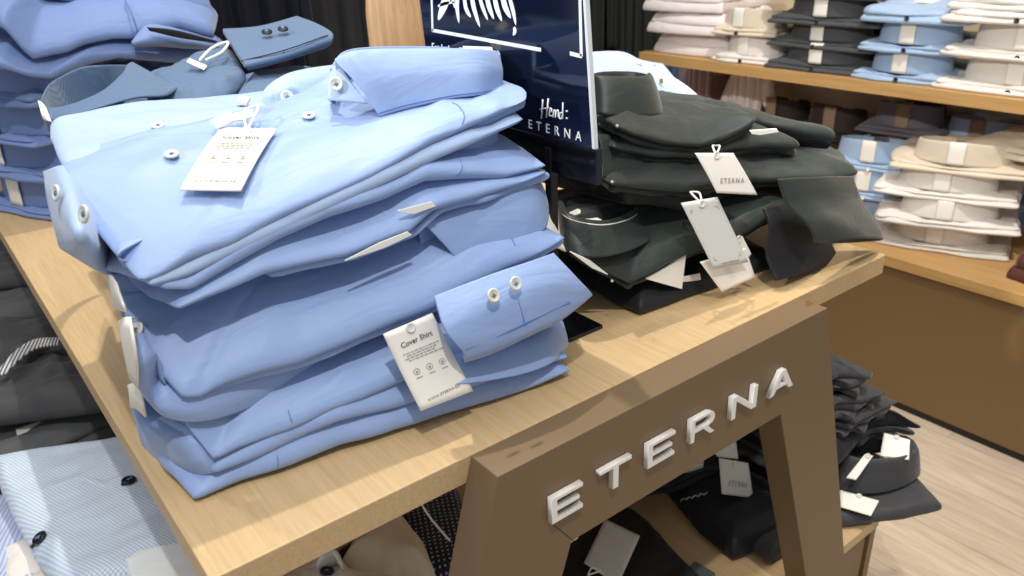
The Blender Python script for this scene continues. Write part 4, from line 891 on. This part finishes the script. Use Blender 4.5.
# ------------------------------------------------------------------ wall shelf and bench in the background
BX0, BX1 = 4.5, 6.05
bench = thing('display_bench', 'long low bench with oak top and brown panel front along the wall', 'bench', (5.3, 2.0, FZ))
b = bmesh.new(); box_bm(b, (BX0, -1.5, -.965), (BX1, 5.6, -.9), .003); link('bench_top', b, SHELFW, bench, False)
b = bmesh.new(); box_bm(b, (BX0+.02, -1.45, FZ+.05), (BX1, 5.55, -.965)); link('front_panel', b, PANEL, bench, False)
b = bmesh.new(); box_bm(b, (BX0+.03, -1.42, FZ), (BX1, 5.5, FZ+.05)); link('plinth', b, BLKM, bench, False)
shf = thing('wall_shelf', 'light oak wall shelf carrying shirt piles', 'shelf', (5.3, 2.0, -.02))
b = bmesh.new(); box_bm(b, (4.76, -1.5, -.02), (BX1, 4.52, .055), .003); link('shelf_board', b, SHELFW, shf, False)
for yy in (1.2, 2.55, 3.95):
    b = bmesh.new(); box_bm(b, (5.0, yy, -.10), (BX1, yy+.03, -.02)); link('bracket', b, PANEL, shf, False)
# uprights and card behind
for i, yy in enumerate((4.30, 2.55)):
    b = bmesh.new(); box_bm(b, (5.6, yy, FZ), (5.75, yy+.16, 2.2)); top('shelf_upright', b, mat('dark walnut', srgb(92, 66, 46), .6), ['brown upright post left of the hanging pink shirt', 'brown upright post behind the light blue and grey piles'][i], 'post', smooth=False)
b = bmesh.new(); box_bm(b, (5.9, 2.95, -.85), (5.93, 3.85, -.15)); top('back_card', b, mat('cream board', srgb(232, 216, 192), .8), 'cream board leaning on the wall under the oak shelf', 'board', smooth=False)

def bgp(label_mat, m, **k): return gen('folded_shirt', 'x', m, 'g', **k)
SZ = .0565
RL = R(-90+5)
# on the shelf, from left to right
p = bgp('', PINKW, collar=False, btn=None, w=.70, t=.15, seed=51)
pil([p], V3(4.82, 4.15, SZ), 3, .155, RL, 'rosy white folded shirt in the leftmost pile on the wall shelf, %s', 'rosy white shirts on the wall shelf', seed=8, jit=.06)
p = bgp('', CREAM, seed=52, ch=.11, cw=.42, w=.56)
p2 = bgp('', WHITE, seed=53, ch=.11, cw=.42, w=.60)
pil([p2, p], V3(4.80, 3.58, SZ), 2, .185, RL, 'cream folded shirt with standing collar in the low pile on the shelf, %s', 'cream shirts on the wall shelf', seed=9)
p = bgp('', GREY, seed=54, ch=.11, cw=.52, w=.80)
pil([p], V3(4.80, 3.0, SZ), 5, [.14, .15, .16, .14], RL, 'dark grey folded shirt in the grey pile on the wall shelf, %s', 'dark grey shirts on the wall shelf', seed=10, jit=.03)
p = bgp('', LBLUE, seed=55, ch=.12, cw=.44, w=.62)
pil([p], V3(4.80, 2.42, SZ), 2, .17, RL, 'light blue folded shirt in the blue pile on the wall shelf, %s', 'light blue shirts on the wall shelf', seed=11)
p3 = gen('folded_shirt', 'light blue folded shirt lying face up on the blue shelf pile, paper tag on it', LBLUE, 'light blue shirts on the wall shelf', collar=False, w=.66, t=.09, seed=56)
place(p3, V3(4.78, 2.42, SZ+.34), RL)
bm = bmesh.new(); Pp = V3(4.95, 2.50, SZ+.44); prism_bm(bm, [Pp, Pp+V3(.12, -.02, .02), Pp+V3(.13, -.13, .02), Pp+V3(.01, -.11, 0)], (0, 0, .006)); top('paper_tag', bm, PAPER, 'cream paper tag lying on the light blue shelf pile', 'tag', smooth=False)
p = bgp('', WHITE, seed=57, ch=.125, cw=.56, w=.86)
pil([p], V3(4.82, 1.82, SZ), 2, .185, RL, 'white folded shirt with dark button in the right pile on the shelf, %s', 'white shirts on the wall shelf', seed=12)
for k in range(3):
    lb = ['white shirt lying flat above the two collared white ones on the shelf', 'white shirt second from the top of the right shelf pile', 'white shirt topping the right shelf pile at the picture top']
    q = gen('folded_shirt', lb[k], [WHITE, WHITE, CREAM][k], 'white shirts on the wall shelf', collar=False, btn=DBTN if k == 0 else None, w=.92-.03*k, t=.07, seed=58+k)
    place(q, V3(4.78+.02*k, 1.80, SZ+.37+k*.065), RL)
# on the bench
BZ = -.899
p = bgp('', WHITE, seed=61, ch=.11, cw=.50, w=.80, btn=None)
p2 = bgp('', CREAM, seed=62, ch=.11, cw=.50, w=.80, btn=None)
pil([p, p, p, p2], V3(4.74, 2.00, BZ), 4, .165, R(-68), 'white folded shirt in the pile on the bench, %s', 'white shirts on the bench', seed=13, jit=.05)
s = gen('folded_shirt', 'cream folded shirt with grey-lined standing collar topping the white bench pile', CREAM, 'white shirts on the bench', w=.86, d=.8, t=.08, ch=.11, cw=.42, band=None, btn=None, seed=64, inner=GREY)
place(s, V3(5.62, 1.45, BZ+.655), R(72), tilt=(R(-4), R(3)))
p = bgp('', LBLUE, seed=65, ch=.12, cw=.44, w=.56, btn=PEARL)
pil([p], V3(4.85, 2.60, BZ), 3, .185, R(-75), 'light blue folded shirt in the bench pile beside the white, %s', 'light blue shirts on the bench', seed=14, jit=.05)
p = bgp('', cloth('grey lilac cotton', srgb(112, 108, 118)), seed=66, ch=.14, cw=.40, w=.60, band=TAN, btn=None, inner=BLACK2)
pil([p], V3(5.25, 2.62, BZ), 4, .175, R(-85), 'grey lilac folded shirt with tan collar band on the bench, %s', 'grey lilac shirts on the bench', seed=15)
p = bgp('', LILAC, seed=67, ch=.10, cw=.42, w=.66, band=TAN, btn=None)
pil([p], V3(5.40, 2.10, BZ), 5, .125, R(-80), 'bright lilac blue folded shirt behind the white bench pile, %s', 'lilac blue shirts on the bench', seed=16, jit=.1)
p = bgp('', BROWN, seed=68, ch=.17, cw=.40, w=.52, band=TAN, btn=None, inner=BLACK2)
pil([p], V3(5.35, 3.22, BZ), 3, .19, R(-85), 'dark brown shirt with tan band, bench pile behind the black sleeve, %s', 'dark brown shirts on the bench', seed=17)
p = bgp('', cloth('black brown cotton', srgb(46, 42, 40)), seed=69, ch=.14, cw=.42, w=.52, band=TAN, btn=None, inner=BLACK2)
pil([p], V3(5.45, 3.75, BZ), 3, .19, R(-85), 'black brown folded shirt in the leftmost bench pile, %s', 'black brown shirts on the bench', seed=18)
s = gen('folded_shirt', 'wine red folded shirt at the right edge on the bench', WINE, None, w=.5, d=.7, t=.16, seed=70, band=None, btn=None)
place(s, V3(4.66, 1.36, BZ), R(-90))
# garments hanging under the shelf
def garment(label, m, cx, cy, w_, z0, z1, seed, name='hanging_shirt', cat='shirt', group=None, sleeve=True):
    root = thing(name, label, cat, (cx, cy, z0), group)
    rows = []
    for j in range(8):
        z = z1+(z0-z1)*j/7; ww = w_*(.55+.45*min(1, j/1.5)); row = []
        for i in range(17):
            u = -1+2*i/16; row.append(V3(cx-.05+.035*math.sin(i*1.9+seed+j*.15)*min(1, j/2+.2)-.07*(1-u*u), cy+u*ww/2, z-.08*abs(u)*(j == 0)))
        rows.append(row)
    back = [[V3(cx+.10-(.0), p.y, p.z) for p in r] for r in rows]
    ribbon('front', rows, m, root, nu=70, nv=24, th=.01); ribbon('back', back, m, root, nu=30, nv=10, th=.01)
    if sleeve:
        for sgn_ in (-1, 1):
            bm = bmesh.new(); y0 = cy+sgn_*w_*.42
            tube_bm(bm, [V3(cx, y0, z1-.12), V3(cx-.02, y0+sgn_*.08, z1-.35), V3(cx-.01, y0+sgn_*.09, (z0+z1)/2-.1)], .055, 12)
            link('sleeve', bm, m, root)
    return root
for k, (lb, m, x, y, w_, z0, z1) in enumerate([
    ('blue hanging shirt under the left end of the wall shelf', BLUE2, 5.75, 4.95, .34, -.9, .35),
    ('greyish pink hanging shirt under the shelf beside the blue one', cloth('dusty pink cotton', srgb(176, 156, 158)), 5.70, 4.62, .30, -.9, .25),
    ('rose white shirt hanging crumpled under the shelf', PINKW, 5.55, 4.02, .30, -.55, -.03)]):
    garment(lb, m, x, y, w_, z0, z1, k)
rm = cloth('dark jacket wool', srgb(34, 40, 36))
for k, (y, w_) in enumerate(((5.25, .5), (5.95, .5), (6.65, .6))):
    garment(['dark green jacket hanging at the left end of the wall shelf', 'dark green jacket hanging just right of the sign', 'dark jacket hanging behind the sign edge'][k], rm, 5.6, y, w_, -1.0, 1.0, k+3, 'hanging_jacket', 'jacket')
# navy clothes behind the table
for k, (x, y, w_, m, lb) in enumerate(((1.0, 5.15, .7, NAVY, 'navy jacket hanging behind the slate cuff'), (2.1, 5.75, .8, NAVY, 'navy jacket hanging behind the wooden post'), (3.3, 6.3, .9, CHAR, 'charcoal jacket hanging behind the sign'))):
    g_ = garment(lb, m, x, y, w_, -.6, 1.3, k+9, 'hanging_jacket', 'jacket')
    g_.rotation_euler = (0, 0, R(60))
# a rail for them
#U#

# ------------------------------------------------------------------ piles on the low platform
GL = 'dark shirts on the platform left of the table'
PZ = -1.199
p = gen('folded_shirt', 'x', GREY, GL, w=.85, d=.75, t=.10, collar=False, btn=None, seed=81)
pil([p], V3(-.02, 2.85, PZ), 5, .125, R(4), 'dark grey folded shirt in the pile under the left table edge, %s', GL, seed=20, jit=.05)
s = thing('folded_shirt', 'dark grey green folded shirt with round collar and label beside the left table edge', 'shirt', (.1, 3.0, -.6), GL)
Z0 = -.56
E_ = [at(-20, 430, z=Z0), at(40, 422, z=Z0), at(90, 415, z=Z0), at(150, 405, z=Z0), V3(.55, 3.0, Z0), V3(.5, 3.7, Z0), V3(-.2, 3.8, Z0), at(-30, 360, z=Z0)]
slab('body', E_, .10, CHAR, s, rad=.12, wr=.03, seed=82, creases=[(at(38, 410, z=Z0+.08), at(60, 350, z=Z0+.08), .02, .03)])
ct = [at(-20, 462, z=-.64), at(20, 456, z=-.64), at(50, 447, z=-.65), at(80, 430, z=-.65)]
ribbon('collar', [[q+V3(0, -.02, -.09) for q in ct], ct, [q+V3(0, .03, 0) for q in ct]], GREY, s, nu=30, nv=10)
bm = bmesh.new(); prism_bm(bm, [at(16, 430, z=-.60), at(40, 422, z=-.60), at(46, 438, z=-.62), at(20, 446, z=-.62)], (0, 0, .004)); link('size_label', bm, PAPERG, s, False)
E_ = [at(-20, 372, z=-.5), at(30, 372, z=-.5), at(70, 352, z=-.5), at(110, 345, z=-.5), V3(.6, 3.5, -.5), V3(.5, 4.2, -.5), V3(-.2, 4.2, -.5)]
s = thing('folded_shirt', 'dark grey folded shirt with a striped lining edge near the left border', 'shirt', (.1, 3.7, -.5), GL)
slab('body', E_, .09, CHAR, s, rad=.12, wr=.03, seed=83)
ribbon('striped_lining', [[at(-5, 375, z=-.41), at(15, 352, z=-.40), at(35, 340, z=-.40), at(60, 338, z=-.40)], [at(5, 375, z=-.42), at(22, 358, z=-.41), at(38, 348, z=-.41), at(60, 345, z=-.41)]], cloth('striped lining', srgb(220, 220, 220), pattern='stripe', pcol=srgb(40, 42, 46), pscale=60), s, nu=24, nv=6, th=.01)
for k, zz in enumerate((-.42, -.34)):
    s = thing('folded_shirt', ['dark grey folded shirt third from the top left of the table edge', 'dark grey folded shirt topmost left of the table edge'][k], 'shirt', (.1, 4.1, zz), GL)
    E_ = [at(-20, 330-38*k, z=zz), at(25, 322-34*k, z=zz), at(80, 318-30*k, z=zz), V3(.6, 4.0+.3*k, zz), V3(.5, 4.7, zz), V3(-.3, 4.7, zz)]
    slab('body', E_, .075, CHAR if k else GREY, s, rad=.08, wr=.02, seed=84+k)
# white and blue checked shirt
GW = 'light shirts on the platform under the near left corner'
Z1 = -.66
p = gen('folded_shirt', 'x', WHITE, GW, w=.62, d=.7, t=.10, collar=False, btn=None, seed=87)
pil([p], V3(.14, 1.92, PZ), 4, .13, R(0), 'white folded shirt in the pile under the near left table corner, %s', GW, seed=21, jit=.03)
s = thing('folded_shirt', 'white and blue finely checked shirt with two navy buttons, lower left', 'shirt', (.2, 2.2, Z1), GW)
E_ = [at(80, 610, z=Z1), at(40, 570, z=Z1), at(14, 520, z=Z1), at(0, 488, z=Z1), at(-6, 468, z=Z1), at(50, 458, z=Z1), at(120, 446, z=Z1), V3(.60, 2.6, Z1), V3(.52, 1.9, Z1)]
BC = slab('body', E_, .07, CHECK, s, rad=.06, wr=.012, seed=88)
for q, tl in (((129, 482), (122, 486)), ((41, 539), (33, 547))):
    P, n = surf(*q, [BC], .005); button(P, n, .022, DBTN, s, 'navy button')
    P2, n2 = surf(*tl, [BC], .004); sm = bmesh.new(); tube_bm(sm, [P, P2], .006); link('buttonhole', sm, NAVY, s)
s = thing('folded_shirt', 'white shirt corner right under the near left corner of the table', 'shirt', (.35, 1.8, -.6), GW)
E_ = [at(130, 580, z=-.56), at(126, 566, z=-.56), at(140, 556, z=-.56), at(180, 549, z=-.56), at(220, 545, z=-.56), V3(.50, 1.9, -.56), V3(.48, 1.62, -.56), at(160, 640, z=-.56)]
slab('body', E_, .03, cloth('cool white cotton', srgb(222, 228, 230)), s, rad=.012, wr=.004, seed=89, rc=.02)
s = thing('folded_shirt', 'pale lilac striped shirt in the bottom left corner of the view', 'shirt', (-.1, 2.1, -.8), GW)
E_ = [at(-30, 640, z=-.80), at(-30, 540, z=-.80), at(8, 505, z=-.80), at(30, 520, z=-.80), at(80, 620, z=-.80)]
slab('body', E_, .08, cloth('lilac stripe cotton', srgb(196, 206, 228), pattern='stripe', pcol=srgb(150, 164, 200), pscale=50), s, rad=.05, wr=.012, seed=90)
# under the front of the table
GU = 'shirts on the platform seen under the table front'
s = thing('folded_shirt', 'white shirt rolled with one dark button under the front table edge', 'shirt', (.6, 1.7, -.9))
E_ = [at(255, 610, z=-.66), at(298, 574, z=-.66), at(345, 571, z=-.66), at(400, 582, z=-.66), at(400, 640, z=-.66), at(280, 640, z=-.66)]
BB = slab('body', E_, .05, WHITE, s, rad=.08, wr=.01, seed=91)
rg = [at(316, 566, z=-.60), at(322, 556, z=-.56), at(334, 551, z=-.56), at(341, 563, z=-.58)]
ribbon('collar', [rg, [q+V3(.02, .03, -.08) for q in rg]], WHITE, s, nu=20, nv=6, th=.012)
P, n = surf(327, 573, [BB], .004)
if P is not None: button(P, n, .02, DBTN, s, 'dark button')
s = thing('folded_shirt', 'cream shirt with printed box label leaning under the front table edge', 'shirt', (.8, 1.8, -.9))
E_ = [at(340, 575, z=-.95), at(385, 585, z=-.95), at(440, 590, z=-.95), at(425, 550, z=-.95), at(400, 520, z=-.95), at(370, 520, z=-.95)]
slab('body', E_, .12, CREAM, s, rad=.10, wr=.01, seed=92)
s = thing('folded_shirt', 'navy shirt with white dots between white shirts and the trestle leg', 'shirt', (1.0, 1.8, -1.0))
E_ = [at(380, 600, z=-1.05), at(470, 600, z=-1.05), at(480, 540, z=-1.05), at(460, 500, z=-1.05), at(400, 500, z=-1.05)]
slab('body', E_, .12, DOTS, s, rad=.08, wr=.01, seed=93)
sm = bmesh.new(); tube_bm(sm, [at(422, 505, z=-.80), at(432, 520, z=-.84), at(450, 541, z=-.90)], .004); top('white_cord', sm, WHITEP, 'thin white cord hanging above the dotted navy shirt', 'cord')
for k, (x, y, h) in enumerate(((.55, 1.7, .38), (1.0, 1.75, .12))):
    for j in range(int(h/.12)):
        q = gen('folded_shirt', ['white folded shirt under the rolled one, %s' % ORD[j], 'navy folded shirt under the dotted one'][k], [WHITE, NAVY][k], None, w=.5, d=.7, t=.10, collar=False, btn=None, seed=95+j+k*5)
        place(q, V3(x, y-.15, PZ+j*.125), 0)
# black shirts seen through the trestle opening
GT = 'black shirts seen through the trestle opening'
s = thing('folded_shirt', 'black folded shirt with white card, bottom centre below the letters', 'shirt', (1.5, 1.4, -1.2))
E_ = [at(555, 640, z=-1.19), at(555, 560, z=-1.19), at(575, 520, z=-1.19), at(620, 510, z=-1.19), at(650, 530, z=-1.19), at(685, 570, z=-1.19), at(705, 590, z=-1.19), at(700, 640, z=-1.19)]
slab('body', E_, .08, BLACK2, s, rad=.06, wr=.012, seed=101)
Q = [at(605, 519, z=-1.06), at(640, 536, z=-1.06), at(618, 585, z=-1.08), at(584, 563, z=-1.08)]
Q = [Q[3], Q[2], Q[1], Q[0]]
card_tag('white card with a string on the black shirt under the first letters', Q, at(588, 575, z=-1.04), 'plain', m=PAPERG)
bm = bmesh.new(); prism_bm(bm, [at(682, 575, z=-1.19), at(695, 563, z=-1.19), at(715, 575, z=-1.19), at(700, 600, z=-1.19)], (0, 0, .01)); top('green_card', bm, mat('green grey card', srgb(84, 98, 88), .6), 'dark green grey card on the oak platform at the bottom edge', 'card', smooth=False)
s = thing('folded_shirt', 'black folded shirt on the platform with grey script embroidery, seen through the trestle', 'shirt', (2.0, 1.6, -1.2), GT)
E_ = [at(733, 562, z=-1.19), at(700, 535, z=-1.19), at(670, 500, z=-1.19), at(655, 470, z=-1.19), at(650, 440, z=-1.19), at(720, 400, z=-1.19), at(800, 430, z=-1.19), at(800, 530, z=-1.19), at(765, 548, z=-1.19)]
BT = slab('body', E_, .10, BLACK2, s, rad=.08, wr=.008, seed=102)
sm = bmesh.new(); pts = [surf(681+i*2.9, 501-i*.75-1.6*(i % 2), [BT], .003)[0] for i in range(10)]
tube_bm(sm, [q for q in pts if q is not None], .0035, 6); link('script_embroidery', sm, mat('grey thread', srgb(170, 170, 165), .7), s)
s2 = gen('folded_shirt', 'black shirt with banded standing collar above the script shirt under the table', BLACK2, GT, w=.62, d=.8, t=.05, ch=.14, cw=.5, btn=None, seed=103)
place(s2, V3(2.20, 1.66, -1.09), R(-12))
s3 = gen('folded_shirt', 'black shirt on top of the banded one under the table', BLACK2, GT, w=.62, d=.8, t=.05, ch=.14, cw=.5, btn=None, seed=104)
place(s3, V3(2.20, 1.66, -.89), R(-10))
s4 = gen('folded_shirt', 'black shirt uppermost under the table top behind the trestle', BLACK2, GT, w=.62, d=.8, t=.06, collar=False, btn=None, seed=105)
place(s4, V3(2.16, 1.68, -.69), R(-8))
# black pile at the right end of the platform
GK = 'black shirts at the right end of the platform'
def rk(px, py, off=0): return at(px, py, y=1.22+off)
s = thing('folded_shirt', 'anthracite folded shirt with big banded collar jutting out right of the trestle', 'shirt', (2.6, 1.3, -1.19), GK)
E_ = [at(820, 530, z=-1.185), at(870, 524, z=-1.185), at(905, 520, z=-1.185), at(943, 511, z=-1.185), at(922, 484, z=-1.185)+V3(.0, .03, 0), at(880, 460, z=-1.185), V3(2.5, 1.9, -1.185), V3(2.1, 1.9, -1.185), V3(2.1, 1.25, -1.185)]
slab('body', E_, .05, CHAR, s, rad=.05, wr=.006, seed=110, rc=.03)
def z11(px, py, z): return at(px, py, z=z)
cb = [z11(832, 478, -1.12), z11(838, 489, -1.12), z11(858, 494, -1.12), z11(885, 492, -1.12), z11(908, 484, -1.12), z11(920, 473, -1.12), z11(914, 462, -1.12)]
ct = [q+V3(.02, .02, .115) for q in cb]
ct = [at(838, 450, z=-1.0), at(845, 457, z=-1.0), at(862, 462, z=-1.0), at(885, 462, z=-1.0), at(905, 459, z=-1.0), at(918, 452, z=-1.0), at(914, 441, z=-1.0)]
ring(cb, ct, CHAR, s)
fc = [ct[0], at(852, 440, z=-1.0), at(880, 435, z=-1.0), at(902, 435, z=-1.0), ct[-1]]
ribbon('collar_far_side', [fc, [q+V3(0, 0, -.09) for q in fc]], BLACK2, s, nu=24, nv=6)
Q = [at(884, 433, z=-.96), at(910, 440, z=-.96), at(909, 460, z=-1.0), at(880, 456, z=-1.0)]
card_tag('white size card standing inside the anthracite collar at right', Q, None, 'plain')
Q = [at(865, 454, z=-.97), at(873, 456, z=-.97), at(856, 480, z=-1.03), at(846, 478, z=-1.03)]
card_tag('narrow white tag leaning against the anthracite collar at right', Q, None, 'plain')
Q = [at(840, 490, z=-1.10), at(879, 501, z=-1.10), at(871, 516, z=-1.12), at(840, 507, z=-1.12)]
card_tag('white printed price tag lying on the black shirt right of the trestle', Q, None, 'plain')
tips = [((838, 466), (852, 452), (866, 432), (880, 428), (890, 425), (922, 429)), ((838, 420), (856, 425), (880, 412), (898, 404)), ((838, 405), (860, 404), (880, 398), (887, 394)), ((838, 378), (855, 380), (870, 380), (873, 375))]
zz = [-.96, -.84, -.76, -.66]
for k, tp_ in enumerate(tips):
    s = thing('folded_shirt', ['black folded shirt just above the anthracite collar, pointed sleeve to the right', 'black folded shirt third from the top right of the trestle', 'black folded shirt second from the top right of the trestle', 'topmost black folded shirt right of the trestle'][k], 'shirt', (2.6, 1.4, zz[k]), GK)
    E_ = [at(x, y, z=zz[k]) for x, y in tp_]
    last = E_[-1]; E_ = [V3(2.40, E_[0].y, zz[k])]+E_+[V3(last.x-.06, last.y+.35, zz[k]), V3(last.x-.15, 2.0, zz[k]), V3(2.42, 2.0, zz[k])]
    slab('body', E_, [.08, .055, .05, .07][k], CHAR if k else BLACK2, s, rad=.16, wr=.008, seed=111+k, rc=.015, wf=7, hem=.008, auto=10, aamp=.012, pinch=[(E_[len(tp_)], .10, .5)])
    slab('lower_fold', [V3(q.x-.02, q.y+.01, q.z-.025) for q in E_], .022, CHAR, s, rad=.012, wr=.006, seed=121+k, hem=.03)
    slab('lower_fold', [V3(q.x-.05, q.y+.02, q.z-.055) for q in E_], .025, CHAR, s, rad=.014, wr=.006, seed=131+k, hem=.04)
Q = [at(719, 458, y=1.49), at(748, 463, y=1.49), at(753, 498, y=1.475), at(722, 494, y=1.475)]
card_tag('white label band on the black collar seen through the trestle', Q, None, 'brand', m=PAPERG)
Q = [at(706, 444, y=1.51), at(735, 436, y=1.51), at(738, 459, y=1.50), at(718, 457, y=1.50)]
card_tag('upper white label band, half hidden by the lettered trestle bar', Q, None, 'plain', m=PAPERG)
#END#
